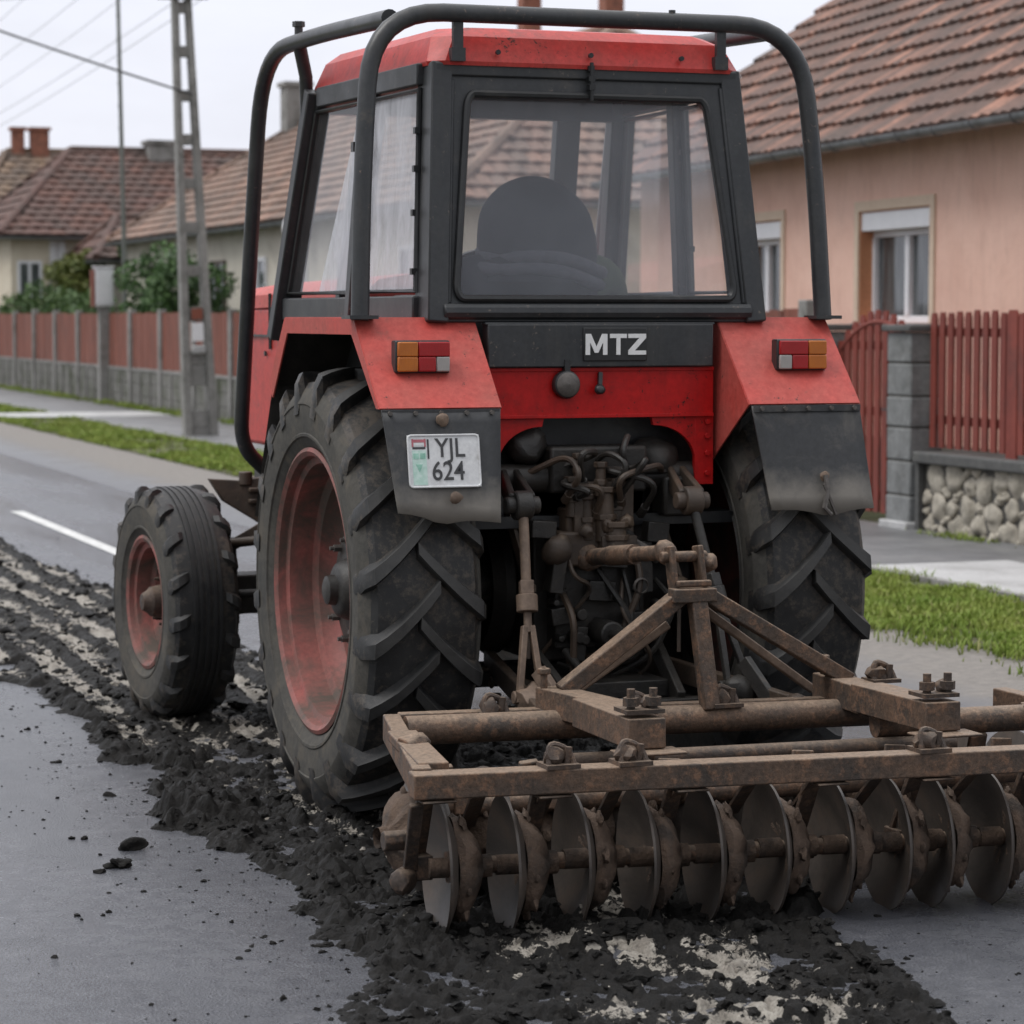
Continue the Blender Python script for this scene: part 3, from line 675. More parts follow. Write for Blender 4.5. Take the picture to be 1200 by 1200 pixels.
for s in (-1,1):
    am=MB(); 
    lx=-.37 if s<0 else .255; ly=-.70 if s<0 else -.68
    for dx in (-.035,.035): am.bar((s*.31+dx*.6,-.40,1.19),(lx+dx,ly,1.13),.022,.085,h1=.06)
    am.cyl((lx-.06,ly,1.12),(lx+.06,ly,1.12),.03,n=12); am.cyl((lx-.03,ly,1.12),(lx+.03,ly,1.12),.05,n=14)
    am.build('lift_arm',M['oily'] if s>0 else M['grease'],T,bevel=.006)
    rd=MB(); top=Vector((lx,ly-.01,1.11)); bot=Vector((s*.40 if s<0 else .34,-.86,.55))
    def at(t): return tuple(top.lerp(bot,t))
    rd.tube([at(0),at(.5)],.017,10); rd.bar(at(.42),at(.50),.045,.045); rd.cyl(at(.50),at(.60),.036,.036,n=12); rd.tube([at(.6),at(.72)],.014,10)
    for dx in (-1,1): rd.bar(Vector(at(.68))+Vector((dx*.012,0,0)),Vector(at(1.12))+Vector((dx*.042,0,0)),.02,.026,up=(0,1,0))
    rd.cyl((bot[0]-.06,bot[1],bot[2]-.05),(bot[0]+.06,bot[1],bot[2]-.05),.022,n=10)
    rd.blob((bot[0],bot[1]-.02,bot[2]-.06),.06,2,.2); rd.bar((bot[0]+.02,bot[1]-.02,bot[2]+.04),(bot[0]+.09,bot[1]-.14,bot[2]-.12),.03,.05)
    rd.build('lift_rod',M['rod'] if s<0 else M['grease'],T,smooth=40,bevel=.003)
    ll=MB(); ll.bar((s*.26,-.05,.52),(s*.44,-1.08,.46),.035,.075); ll.blob((s*.445,-1.12,.455),.05,2,.08); ll.cyl((s*.445-.05,-1.12,.455),(s*.445+.05,-1.12,.455),.02)
    for q in range(9): # check chain
        t=q/8; ll.lathe([(.018,-.006),(.024,0),(.018,.006)],c=(s*(.30+.10*t),-.15-.65*t,.50-.10*math.sin(math.pi*t)),axis=(1,0,0) if q%2 else (0,0,1),n=8)
    ll.build('lower_link',M['oily'],T,bevel=.005)
tp=MB(); a,b=Vector((-.30,-.50,.955)),Vector((-.02,-1.10,.985))
a=Vector((-.055,-.50,.92)); 
tp.tube([a,a.lerp(b,.35)],.03,12); tp.tube([a.lerp(b,.3),a.lerp(b,.62)],.034,14); tp.tube([a.lerp(b,.6),b],.026,12); tp.blob(b,.042,2,.12); tp.blob(a,.05,2,.16)
tp.build('top_link',M['rust'],T,smooth=50)
tb=MB(); tb.box((-.06,-.46,.95),(.22,.12,.12)); tb.box((-.05,-.44,1.04),(.16,.10,.10)); tb.blob((-.17,-.50,.95),.06,2,.2); tb.build('top_link_bracket',M['oily'],T,bevel=.01)
hv=MB()
for x,y,z,rr,hh in ((-.06,-.50,1.05,.028,.14),(.0,-.52,1.06,.036,.17),(.055,-.49,1.09,.03,.16),(-.11,-.49,1.12,.024,.12),(.03,-.54,.99,.045,.07),(-.02,-.53,1.18,.02,.10),(-.09,-.5,1.22,.018,.08)):
    hv.cyl((x,y,z-hh/2),(x,y,z+hh/2),rr,rr*.85,n=12); hv.cyl((x,y,z+hh/2),(x,y,z+hh/2+.02),rr*1.25,n=6); hv.cyl((x,y,z-.01),(x,y,z+.01),rr*1.2,n=6)
hv.box((0,-.47,1.08),(.22,.09,.20)); hv.box((.04,-.53,.97),(.13,.06,.05))
for x in (-.08,0,.07): hv.blob((x,-.55,1.03+x*.2),.026,2,.2)
hv.build('hydraulic_valve',M['oily'],T,smooth=40,bevel=.003)
rn=random.Random(11)
for i in range(9):
    h_=MB(); x=-.14+.035*i; p=[(x,-.50,1.10+rn.uniform(-.05,.1)),(x+rn.uniform(-.08,.08),-.60-rn.uniform(0,.04),1.20+rn.uniform(-.06,.1)),(x+rn.uniform(-.2,.2),-.52,1.26+rn.uniform(-.1,.1)),(x+rn.uniform(-.2,.2),-.42,1.20)]
    h_.tube(arc_path(p,.08,6),.011,8); h_.cyl(p[0],Vector(p[0]).lerp(Vector(p[1]),.25),.017,n=6); h_.build('hydraulic_hose',M['grease'] if i%3 else M['oily'],T)
gl_=MB(); gl_.tube(arc_path([(.10,-.5,.98),(.16,-.56,.94),(.20,-.50,.90)],.05,5),.012,8); gl_.lathe([(.024,-.008),(.03,0),(.024,.008)],c=(.12,-.56,.82),axis=(0,1,0),n=14); gl_.build('hitch_pin',M['bolt'],T)
rc=random.Random(23)
cst=MB()   # cast ribs, caps and brackets crowding the back of the gearbox
for x,z,w_,h_ in ((-.17,.88,.05,.16),(.16,.88,.05,.18),(-.15,.72,.08,.06),(.14,.70,.10,.05),(0,.80,.10,.07),(.0,.90,.18,.03),(-.08,.62,.04,.12),(.08,.62,.04,.12),(.20,1.0,.08,.07),(-.22,1.02,.09,.06)):
    cst.box((x,-.475-rc.uniform(0,.02),z),(w_,.05+rc.uniform(0,.03),h_),rot=(0,rc.uniform(-.2,.2),0))
for _ in range(14):
    x,z=rc.uniform(-.20,.22),rc.uniform(.60,1.0); q=rc.uniform(.014,.03); cst.cyl((x,-.46,z),(x,-.50-rc.uniform(0,.03),z),q,q*.8,n=10)
cst.build('housing_cap',M['grease'],T,bevel=.004)
for i in range(7):
    h_=MB(); x=rc.uniform(-.25,.28); z=rc.uniform(.75,1.15)
    h_.tube(arc_path([(x,-.47,z),(x+rc.uniform(-.12,.12),-.56,z-rc.uniform(.05,.2)),(x+rc.uniform(-.2,.2),-.52,z-rc.uniform(.15,.4)),(x+rc.uniform(-.25,.25),-.40,z-rc.uniform(.2,.45))],.08,6),rc.uniform(.007,.013),7)
    h_.build('hydraulic_hose',M['grease'] if i%2 else M['oily'],T)
for x0 in (-.30,.26):
    lv=MB(); lv.bar((x0,-.36,1.08),(x0+.03,-.50,.82),.014,.035); lv.bar((x0+.03,-.50,.82),(x0+.02,-.52,.58),.012,.03); lv.blob((x0+.03,-.51,.82),.026,1,.15); lv.build('lift_lever',M['oily'],T)
db=MB(); db.bar((0,.1,.40),(0,-.78,.40),.07,.035); db.bar((-.40,-.72,.42),(.40,-.72,.42),.05,.06)
for s in (-1,1): db.bar((s*.24,-.40,.60),(s*.20,-.72,.44),.03,.07)
db.bx(-.20,.20,-.62,-.40,.44,.50); db.tube([(-.14,-.5,.60),(-.10,-.6,.52),(-.02,-.64,.56)],.018,8); db.build('drawbar_frame',M['grease'],T,bevel=.008)

# ================================================================== DRIVER
D = thing('person','hunched driver in a dark hooded jacket seated in the tractor cab, seen from behind','person',(0,0,0))
def skin_body(name, joints, edges, mat, parent, root=0, sub=2):
    me=bpy.data.meshes.new(name); me.from_pydata([j[:3] for j in joints],edges,[])
    o=bpy.data.objects.new(name,me); C.objects.link(o); o.parent=parent
    o.modifiers.new('skin','SKIN'); s=o.modifiers.new('sub','SUBSURF'); s.levels=s.render_levels=sub
    dat=me.skin_vertices[0].data if len(me.skin_vertices) else None
    if dat is None:
        bm=bmesh.new(); bm.from_mesh(me); bm.verts.layers.skin.verify(); bm.to_mesh(me); bm.free(); dat=me.skin_vertices[0].data
    for i,j in enumerate(joints):
        rr=j[3]; dat[i].radius=(rr,j[4] if len(j)>4 else rr); dat[i].use_root=(i==root)
    me.materials.append(mat)
    dg=bpy.context.evaluated_depsgraph_get(); dg.update()
    m2=bpy.data.meshes.new_from_object(o.evaluated_get(dg)); o.modifiers.clear(); o.data=m2
    m2.polygons.foreach_set('use_smooth',[True]*len(m2.polygons))
    if not m2.materials: m2.materials.append(mat)
    return o
J=[(0,.16,1.50,.17,.15),(0,.12,1.68,.19,.15),(0,.12,1.86,.21,.16),(0,.20,1.98,.13,.12),(0,.26,2.05,.065,.065),(0,.29,2.12,.08,.09),(0,.29,2.20,.075,.085),
   (-.27,.17,1.90,.085),(-.345,.30,1.76,.062),(-.22,.56,1.84,.042),(-.18,.62,1.86,.035),
   (.27,.17,1.905,.085),(.355,.27,1.78,.068),(.24,.56,1.83,.042),(.18,.62,1.86,.035),
   (-.12,.22,1.46,.10),(-.17,.62,1.44,.075),(-.18,.72,1.12,.05),(-.18,.82,1.09,.045),
   (.12,.22,1.46,.10),(.17,.62,1.44,.075),(.18,.72,1.12,.05),(.18,.82,1.09,.045)]
E_=[(0,1),(1,2),(2,3),(3,4),(4,5),(5,6),(2,7),(7,8),(8,9),(9,10),(2,11),(11,12),(12,13),(13,14),(0,15),(15,16),(16,17),(17,18),(0,19),(19,20),(20,21),(21,22)]
body=skin_body('body',J,E_,M['jacket'],D)
body.data.materials.append(M['skin']); body.data.materials.append(M['olive'])
for p in body.data.polygons:
    c=p.center
    if c.z>2.05 and c.y>.3: p.material_index=1
    elif c.x>.2 and c.z>1.68: p.material_index=2
    elif c.y>.60 and c.z>1.8: p.material_index=1
hd_=MB(); # hood and padded collar: rounded dome, folds at the bottom
prof=[]
vs=[]; nA,nB=36,16
for i in range(nB+1):
    t=i/nB; z=1.87+.39*math.sin(t*math.pi/2); q=max(0,(z-2.045)/.2155); rr=.212*math.sqrt(max(0,1-q*q))*(1+ (.16*(1-t)**5))+.0005
    for j in range(nA):
        a=2*math.pi*j/nA; fold=1+.022*math.sin(a*5+t*9)+.018*math.sin(a*9-t*14)*(1-t)+.02*math.sin(a*2+t*4)
        vs.append((rr*math.cos(a)*fold,.15+rr*.78*math.sin(a)*fold+.05*t,z))
hd_.add(vs,[(i*nA+j,i*nA+(j+1)%nA,(i+1)*nA+(j+1)%nA,(i+1)*nA+j) for i in range(nB) for j in range(nA) if not (4<i<12 and 6<j<12)])
hd_.build('hood',M['jacket'],D,smooth=60)
cl=MB(); 
for k_,(z,rr) in enumerate(((1.90,.235),(1.945,.225))):
    cl.tube([(rr*math.cos(a)+.02*k_,.15+rr*.75*math.sin(a),z-.03*math.cos(a)+.012*math.sin(3*a)) for a in [2*math.pi*i/30 for i in range(30)]],.026,8,closed=True)
cl.build('collar',M['collar'],D,smooth=60)
for s in (-1,1):
    e=MB(); e.blob((s*.032,.368,2.17),.012,2,0); e.build('eye',M['white_paint'],D)
    q=MB(); q.blob((s*.085,.29,2.15),.028,2,.05,(.4,.7,1)); q.build('ear',M['skin'],D)
    fgr=MB()
    for k_ in range(4):
        x=s*(.19-.0)+0; bz=1.86+.02*k_-.03
        fgr.tube([(s*.175,.61,bz),(s*.185,.655,bz+.005),(s*.195,.66,bz-.008),(s*.20,.635,bz-.012)],[.0095,.009,.0085,.007],7)
    fgr.tube([(s*.165,.60,1.875),(s*.15,.63,1.90),(s*.16,.65,1.905)],[.011,.010,.008],7); fgr.build('hand',M['skin'],D)
nz=MB(); nz.blob((0,.385,2.135),.017,2,.05,(.8,1,1.3)); nz.build('nose',M['skin'],D)
mo=MB(); mo.blob((0,.372,2.085),.022,2,.05,(1,.3,.3)); mo.build('mouth',M['skin'],D)

# ================================================================== DISC HARROW
HC=(.08,-1.55,0); H = thing('disc_harrow','rusty mounted disc harrow with muddy discs, hitched behind the red tractor','harrow',HC)
def hm(mb,name,mat,smooth=35,bevel=.005,parent=None): return mb.build(name,M[mat],parent or H,smooth=smooth,bevel=bevel)
def hl(x,y,z): return (x-HC[0],y-HC[1],z)
yb=lambda x: -2.03-.100*(x+1.18)          # rear beam line
yp=lambda x: -1.17-.06*(x+.95)
b=MB(); b.bar(hl(-1.20,yb(-1.2)-.04,.455),hl(1.36,yb(1.36)-.04,.455),.085,.070); hm(b,'rear_beam','rust')
b=MB(); b.tube([hl(-.93,yp(-.93),.462),hl(.70,yp(.70)-.02,.458)],.046,18); hm(b,'front_pipe','rust',50,0)
b=MB(); b.tube([hl(.50,-1.56,.462),hl(1.22,-1.60,.462)],.042,18); hm(b,'side_pipe','rust',50,0)
b=MB(); b.bar(hl(-.92,yp(-.92)+.10,.488),hl(.66,yp(.66)+.10,.48),.05,.03); hm(b,'front_rail','rust')
b=MB(); b.tube([hl(-.55,-1.55,.40),hl(.75,-1.62,.40)],.028,12); hm(b,'cross_tube','rust_dark',50,0)
# left and right end braces between pipe and beam
for x0 in (-.95,1.15):
    b=MB(); b.bar(hl(x0,yp(x0)+.08,.462),hl(x0-.21 if x0<0 else x0+.06,yb(x0)+.01,.455),.055,.085); b.bar(hl(x0-.07,yp(x0)-.25,.49),hl(x0-.16,yb(x0)+.06,.488),.09,.03); b.blob(hl(x0-.10,-1.62,.50),.04,2,.2,(1.2,1.4,.7)); hm(b,'end_brace','rust')
# box members either side of the headstock
for xa,xb,xc,xd in ((-.42,-.34,-.42,-.46),(.57,.55,.535,.505)):
    b=MB(); b.bar(hl(xa,-1.08,.522),hl(xb,-1.49,.520),.10,.088); b.cyl(hl(xa-.03,-1.12,.56),hl(xa-.03,-1.12,.63),.012,n=8); b.cyl(hl(xa-.03,-1.12,.61),hl(xa-.03,-1.12,.63),.022,n=6); hm(b,'box_member','rust')
    b=MB(); b.bar(hl(xc,-1.44,.533),hl(xd,-1.99,.548),.115,.088); xb=xd-.02; b.box(hl(xb+.02,-2.0,.497),(.20,.11,.008)); hm(b,'box_member','rust')
    b=MB(); b.box(hl(xb+.02,-1.93,.61),(.12,.10,.012))
    for dx in (-.035,.035):
        b.cyl(hl(xb+.02+dx,-1.95,.61),hl(xb+.02+dx,-1.95,.675),.013,n=8); b.cyl(hl(xb+.02+dx,-1.95,.625),hl(xb+.02+dx,-1.95,.65),.024,n=6)
    b.blob(hl(xb+.05,-1.93,.63),.025,2,.2); hm(b,'clamp','rust_dark',35,0)
# headstock
AP=Vector(hl(.03,-1.18,.855))
b=MB()
for foot,w in ((hl(-.40,-1.15,.555),.062),(hl(.59,-1.20,.555),.062)):
    b=MB(); b.bar(AP+Vector((-.03 if foot[0]<0 else .05,0,0)),foot,.05,w,up=(0,-1,0)); hm(b,'headstock_leg','rust')
b=MB(); b.bar(AP+Vector((.015,-.02,-.01)),hl(.065,-1.265,.49),.055,.05,up=(0,-1,0)); hm(b,'headstock_strut','rust')
b=MB(); b.bar(AP+Vector((.06,.05,-.05)),hl(.55,-1.02,.50),.02,.03); b.bar(AP+Vector((-.05,.06,-.1)),hl(-.36,-1.02,.50),.02,.03); hm(b,'stay_rod','rod')
b=MB(); b.box(AP+Vector((.0,-.02,.0)),(.15,.06,.045)); b.box(AP+Vector((.0,-.03,.038)),(.12,.02,.02))
for dx in (-.05,.05): b.bar(AP+Vector((dx,.01,.0)),AP+Vector((dx-.012,.03,.155)),.018,.06,up=(0,1,0))
b.cyl(AP+Vector((-.09,.03,.12)),AP+Vector((.07,.03,.12)),.018,n=12); b.blob(AP+Vector((.075,.03,.10)),.035,2,.2); hm(b,'headstock_bracket','rust')
# clamps and lumps on the beams
for x,yy,z in ((-.57,-1.98,.45),(-.20,-1.30,.50),(.33,-2.06,.45),(.12,-1.25,.50),(-.62,-1.12,.49),(.95,-2.1,.45),(.66,-1.3,.56),(-.78,-1.9,.45)):
    b=MB(); 
    if yy<-1.7: yy=yb(x)-.04; z=.492
    b.box(hl(x,yy,z+.004),(.10,.09,.012)); b.blob(hl(x-.015,yy,z+.025),.032,2,.3); b.tube(arc_path([hl(x-.035,yy-.02,z),hl(x-.03,yy,z+.07),hl(x+.03,yy,z+.045),hl(x+.04,yy-.02,z)],.03,4),.010,8)
    b.cyl(hl(x+.02,yy-.01,z),hl(x+.025,yy-.01,z+.055),.012,n=6); hm(b,'clamp','rust_dark',35,0)
# discs
def make_disc(rad, cav, name='disc'):
    """concave face towards -x"""
    m=MB(); n=11; f=[]
    for i in range(n): 
        r_=rad*(1-i/(n-1)) if i<n-1 else .001
        f.append((r_, cav*(1-(r_/rad)**2)))
    back=[(r_*.985+.0, u+.007) for r_,u in f]
    prof=f[::-1]+[(rad*1.002,.002),(rad*.995,.008)]+back[1:]
    m.lathe(prof,n=56)
    return m
proto=None
def hub_mesh(seed,rr=.115):
    rn=random.Random(seed); m=MB(); m.lathe([(.001,.07),(rr*.97,.040),(rr*1.0,.056),(rr*.93,.074),(rr*.78,.094),(rr*.58,.110),(rr*.36,.122),(.034,.132),(.032,.16)],n=30)
    m.v=[(p[0]+.006*math.sin(9*math.atan2(p[2],p[1])+seed)*(p[0]>.045 and p[0]<.125), p[1]*(1+.10*math.sin(5*math.atan2(p[2],p[1])+p[0]*60)*rn.uniform(.3,1)), p[2]*(1+.10*math.sin(4*math.atan2(p[2],p[1])+2+p[0]*50)*rn.uniform(.3,1))) for p in m.v]
    for i in range(30): a=rn.uniform(0,6.28); q=rn.uniform(.04,rr*1.05); m.blob((.066+.040*(1-q/rr),q*math.cos(a),q*math.sin(a)),rn.uniform(.010,.022),2,.3,(.6,1.2,1),rnd=rn)
    m.cyl((.05,0,0),(-.02,0,0),.029,n=14)
    return m
AN=R(-6)
def gang(x_list, y0, slope, z, rad, flip, rot, rnd):
    first=None
    for x in x_list:
        y=y0+slope*x
        if first is None:
            d=make_disc(rad,.060).build('disc',M['disc'],H,smooth=50); hub_mesh(3,rad*.72).build('disc_hub',M['disc_mud'],d,smooth=45); first=d; o=d
        else: o=copy_tree(first,H)
        o.location=hl(x,y,z+rnd.uniform(-.004,.004)); o.rotation_euler=(rnd.uniform(0,6.28),0,(math.pi if flip else 0)+rot+R(rnd.uniform(-1.2,1.2)))
        # spin about its own axle only
    return first
rg=random.Random(4)
def placed(xs_,y0,slope,z,rad,flip,rot): return gang(xs_,y0,slope,z,rad,flip,rot,rg)
RX=[-1.085,-.89,-.69,-.495,-.295,-.10,.10,.275,.41,.60,.80,1.0,1.19]
gang(RX,-2.025,-.085,.192,.200,False,AN,rg)
gang([-.98,-.78,-.585,-.39,-.19,.01,.21,.34,.53,.73,.92,1.1],-1.47,.06,.205,.19,True,R(7),rg)
ya=lambda x:-2.025-.085*x
for sl,y0,z in ((-.085,-2.025,.192),(.06,-1.47,.205)):
    b=MB(); xl=-1.13 if z<.19 else -1.03; b.tube([hl(xl,y0+sl*xl,z),hl(1.3,y0+sl*1.3,z)],.0245,14); 
    for x in (xl,1.3): b.cyl(hl(x-.02,y0+sl*x,z),hl(x+.02,y0+sl*x,z),.05,n=6)
    hm(b,'gang_axle','rust',45,0)
b=MB(); b.tube([hl(-1.0,-1.62,.30),hl(1.3,-1.66,.30)],.033,14); hm(b,'gang_tube','rust',45,0)
for x in (-1.13,-.80,-.40,.02,.34,.70,1.1):
    b=MB(); y=ya(x); b.bar(hl(x,yb(x)+.05,.42),hl(x+.01,y+.06,.22),.05,.02,up=(0,1,0)); b.box(hl(x+.01,y+.045,.19),(.06,.09,.07)); b.box(hl(x,yb(x)-.03,.411),(.10,.10,.008))
    if x<-1.1: b.bar(hl(x-.05,yb(x)-.02,.40),hl(x-.03,y,.19),.04,.018,up=(0,1,0)); b.blob(hl(x-.05,y,.16),.04,2,.2); b.cyl(hl(x-.10,-1.9,.27),hl(x-.02,-1.9,.27),.03,n=8)
    hm(b,'gang_hanger','rust_dark')
for x in (-.95,-.68,-.30,.15,.47,.85):
    b=MB(); b.bar(hl(x,-1.60,.42),hl(x+.02,-1.50,.2),.06,.022,up=(0,1,0)); b.bar(hl(x+.06,-1.64,.41),hl(x+.05,-1.66,.28),.075,.012,up=(0,1,0)); hm(b,'gang_hanger','rust')
for x in (-.99,-.79,-.59,-.39,-.19,.01,.2,.5,.7):   # scrapers
    b=MB(); b.bar(hl(x,yb(x)+.02,.41),hl(x+.03,ya(x)+.10,.28),.05,.008,up=(0,1,0)); hm(b,'scraper','rust_dark',35,0)

# ================================================================== SETTING
def sheet(name, x0,x1,y0,y1,z, mat, nx=1, ny=1):
    v=[];f=[]
    for j in range(ny+1):
        for i in range(nx+1): v.append((x0+(x1-x0)*i/nx,y0+(y1-y0)*j/ny,z))
    for j in range(ny):
        for i in range(nx): a=j*(nx+1)+i; f.append((a,a+1,a+nx+2,a+nx+1))
    m=MB(); m.add(v,f); o=m.build(name,mat,smooth=0,fixn=False); o['kind']='structure'; return o
# materials for the ground
def asphalt():
    m,nt,b=newmat('wet_asphalt'); v=tex(nt)
    vs=tex(nt,'Object',(1,.12,1))
    agg=noise(nt,v,160,3,.8); mid=noise(nt,v,14,6,.7); big=noise(nt,vs,1.3,5,.6)
    vo=N(nt,'ShaderNodeTexVoronoi'); vo.inputs['Scale'].default_value=120; nt.links.new(v,vo.inputs['Vector'])
    col=mix(nt,ramp(nt,mid,[(.3,0.),(.7,1.)]),(.055,.058,.070),(.100,.102,.113))
    pat=ramp(nt,noise(nt,v,2.6,5,.65,.5),[(.40,0.),(.60,1.)]); col=mix(nt,math_(nt,'MULTIPLY',pat,.40),col,(.040,.043,.052))
    col=mix(nt,.85,col,ramp(nt,agg,[(.34,.05),(.66,.98)]),'OVERLAY')
    speck=ramp(nt,noise(nt,v,48,5,.85),[(.57,0.),(.63,1.)])
    col=mix(nt,math_(nt,'MULTIPLY',speck,.55),col,(.04,.04,.043))
    lt=ramp(nt,noise(nt,v,95,3,.8),[(.66,0.),(.72,1.)]); col=mix(nt,math_(nt,'MULTIPLY',lt,.4),col,(.34,.33,.32))
    nt.links.new(col,b.inputs['Base Color'])
    wet=ramp(nt,big,[(.38,.13),(.66,.38)])
    rr=math_(nt,'ADD',wet,math_(nt,'MULTIPLY',math_(nt,'SUBTRACT',mid,.5),.30))
    nt.links.new(rr,b.inputs['Roughness']); b.inputs['Specular IOR Level'].default_value=.55
    h=math_(nt,'ADD',agg,math_(nt,'MULTIPLY',vo.outputs['Distance'],.6)); bump(nt,b,h,.55,.005)
    return m
M['asphalt']=asphalt()
M['shoulder_x']=surf('gritty_shoulder',(.20,.175,.155),(.12,.11,.105),2.2,.62,bs=.5,bscale=45,bd=.01,dirt=(.085,.08,.075),dscale=1.5,damt=(.45,.62),stretch=(1,.3,1))
def shoulder():
    m,nt,b=newmat('gritty_shoulder'); v=tex(nt); n1=noise(nt,v,1.6,6,.65); n2=noise(nt,v,16,7,.75); n3=noise(nt,v,85,4,.8)
    sp=N(nt,'ShaderNodeSeparateXYZ'); nt.links.new(v,sp.inputs[0])
    f=math_(nt,'ADD',sp.outputs[0],math_(nt,'MULTIPLY',math_(nt,'SUBTRACT',n1,.5),1.3))
    mr=N(nt,'ShaderNodeMapRange'); mr.inputs[1].default_value=2.35; mr.inputs[2].default_value=2.95; nt.links.new(f,mr.inputs[0])
    grit=mix(nt,ramp(nt,n2,[(.35,0.),(.65,1.)]),(.235,.215,.195),(.15,.138,.128)); grit=mix(nt,ramp(nt,n3,[(.6,0.),(.68,.6)]),grit,(.36,.34,.31)); grit=mix(nt,ramp(nt,n3,[(.30,.6),(.38,0.)]),grit,(.06,.055,.05))
    col=mix(nt,mr.outputs[0],mix(nt,n2,(.075,.077,.088),(.13,.13,.138)),grit)
    nt.links.new(col,b.inputs['Base Color']); r2=N(nt,'ShaderNodeMapRange'); r2.inputs[3].default_value=.34; r2.inputs[4].default_value=.85; nt.links.new(mr.outputs[0],r2.inputs[0]); nt.links.new(r2.outputs[0],b.inputs['Roughness'])
    bump(nt,b,math_(nt,'ADD',n3,n2),.6,.008); return m
M['shoulder']=shoulder()
M['paving']=surf('grey_paving',(.17,.17,.172),(.11,.112,.117),1.6,.5,bs=.25,bscale=40,dirt=(.075,.078,.08),dscale=1,damt=(.45,.75))
M['paving_light']=surf('pale_concrete',(.42,.42,.42),(.33,.33,.33),2,.6,bs=.2,bscale=40,dirt=(.24,.23,.22),dscale=2,damt=(.5,.8))
M['soil']=surf('grassy_soil',(.055,.075,.022),(.085,.07,.04),3.5,.95,bs=.8,bscale=22,bd=.02,dirt=(.11,.09,.06),dscale=5,damt=(.55,.7))
M['yard']=surf('garden_ground',(.05,.075,.025),(.08,.075,.04),.6,.95,bs=.5,bscale=10)
M['concrete']=surf('weathered_concrete',(.28,.272,.26),(.19,.187,.178),2.5,.8,bs=.3,bscale=25,dirt=(.08,.08,.07),dscale=2,damt=(.5,.72))
M['conc_dark']=surf('mossy_concrete',(.16,.155,.145),(.10,.10,.09),2.2,.85,bs=.4,bscale=20,dirt=(.07,.08,.045),dscale=2.2,damt=(.48,.68))
M['line']=surf('worn_road_paint',(.62,.62,.60),(.45,.45,.44),6,.5,bs=.2,bscale=60,dirt=(.12,.12,.12),dscale=12,damt=(.55,.68))
sheet('ground',-400,400,-150,900,-.012,M['yard'])
sheet('road',-3.9,2.25,-30,400,0,M['asphalt'])
sheet('road_shoulder',2.05,3.72,-30,400,.001,M['shoulder'])
sheet('verge_soil',3.66,5.15,-30,400,.012,M['soil'])
sheet('pavement',5.10,6.98,-30,400,.035,M['paving'])
sheet('driveway',3.6,7.0,36.0,38.2,.042,M['paving_light'])
sheet('driveway',5.08,6.2,1.5,7.3,.041,M['paving_light'])
sheet('left_verge',-12,-3.9,-30,400,.004,M['soil'])
for y0,y1 in ((7.2,14.9),(23,30)): 
    o=sheet('road_marking',.49,.605,y0,y1,.0042,M['line'])
# pavement kerb
k=MB(); k.bx(5.03,5.10,-30,36.0,-.02,.045); k.bx(5.03,5.10,38.2,120,-.02,.045); o=k.build('pavement_edge',M['concrete']); o['kind']='structure'

# ---- mud strip laid along the wheel track
def mudmat():
    m,nt,b=newmat('churned_mud'); v=tex(nt)
    pale=attr_node(nt,'pale'); n1=noise(nt,v,26,7,.75); n2=noise(nt,v,110,4,.75); n3=noise(nt,v,9,5,.7)
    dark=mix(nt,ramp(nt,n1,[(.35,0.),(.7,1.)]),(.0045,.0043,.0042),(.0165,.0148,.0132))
    lightc=mix(nt,ramp(nt,n3,[(.35,0.),(.65,1.)]),(.36,.335,.295),(.20,.18,.155))
    lightc=mix(nt,.5,lightc,ramp(nt,n2,[(.3,.2),(.7,.9)]),'OVERLAY')
    f=math_(nt,'ADD',pale,math_(nt,'ADD',math_(nt,'MULTIPLY',math_(nt,'SUBTRACT',n1,.5),1.5),math_(nt,'MULTIPLY',math_(nt,'SUBTRACT',n2,.5),.9)))
    f=ramp(nt,f,[(.49,0.),(.56,1.)])
    nt.links.new(mix(nt,f,dark,lightc),b.inputs['Base Color'])
    nt.links.new(ramp(nt,n1,[(.3,.42),(.7,.8)]),b.inputs['Roughness']); b.inputs['Specular IOR Level'].default_value=.20
    bump(nt,b,math_(nt,'ADD',n2,n1),.8,.012); return m
M['mud']=mudmat()
def bandmask(x,y):
    """1 in the middle of the mud strip, falling to 0 at its ragged edges (world metres)"""
    wob=.22*(fbm(x*0+1.3,y,.9,3,5)-.5)+.30*(fbm(x,y,2.6,4,9)-.5)
    left=np.interp(y,[-6,-2.6,-1,.5,2.0,4,30],[-1.54,-1.52,-1.46,-1.42,-1.38,-1.35,-1.50])+wob
    right=np.interp(y,[-6,-3.3,-2.5,-1.9,-1.6,-.2,1.0,1.7,2.6,30],[-.16,-.14,.02,.10,.62,.75,.74,.62,.0,-.30])+.25*(fbm(x,y,2.2,4,21)-.5)  # widened under harrow and tractor, dark mud standing in for their shadow
    d=np.minimum(x-left,right-x)
    d=d+.16*(fbm(x,y,7.5,3,41)-.5)+.09*(fbm(x,y,18,3,43)-.5)-.02
    d=d-np.clip((y-17)/7,0,1.2)*(.35+.5*fbm(x,y,1.2,3,47))   # the strip thins out far ahead
    return d
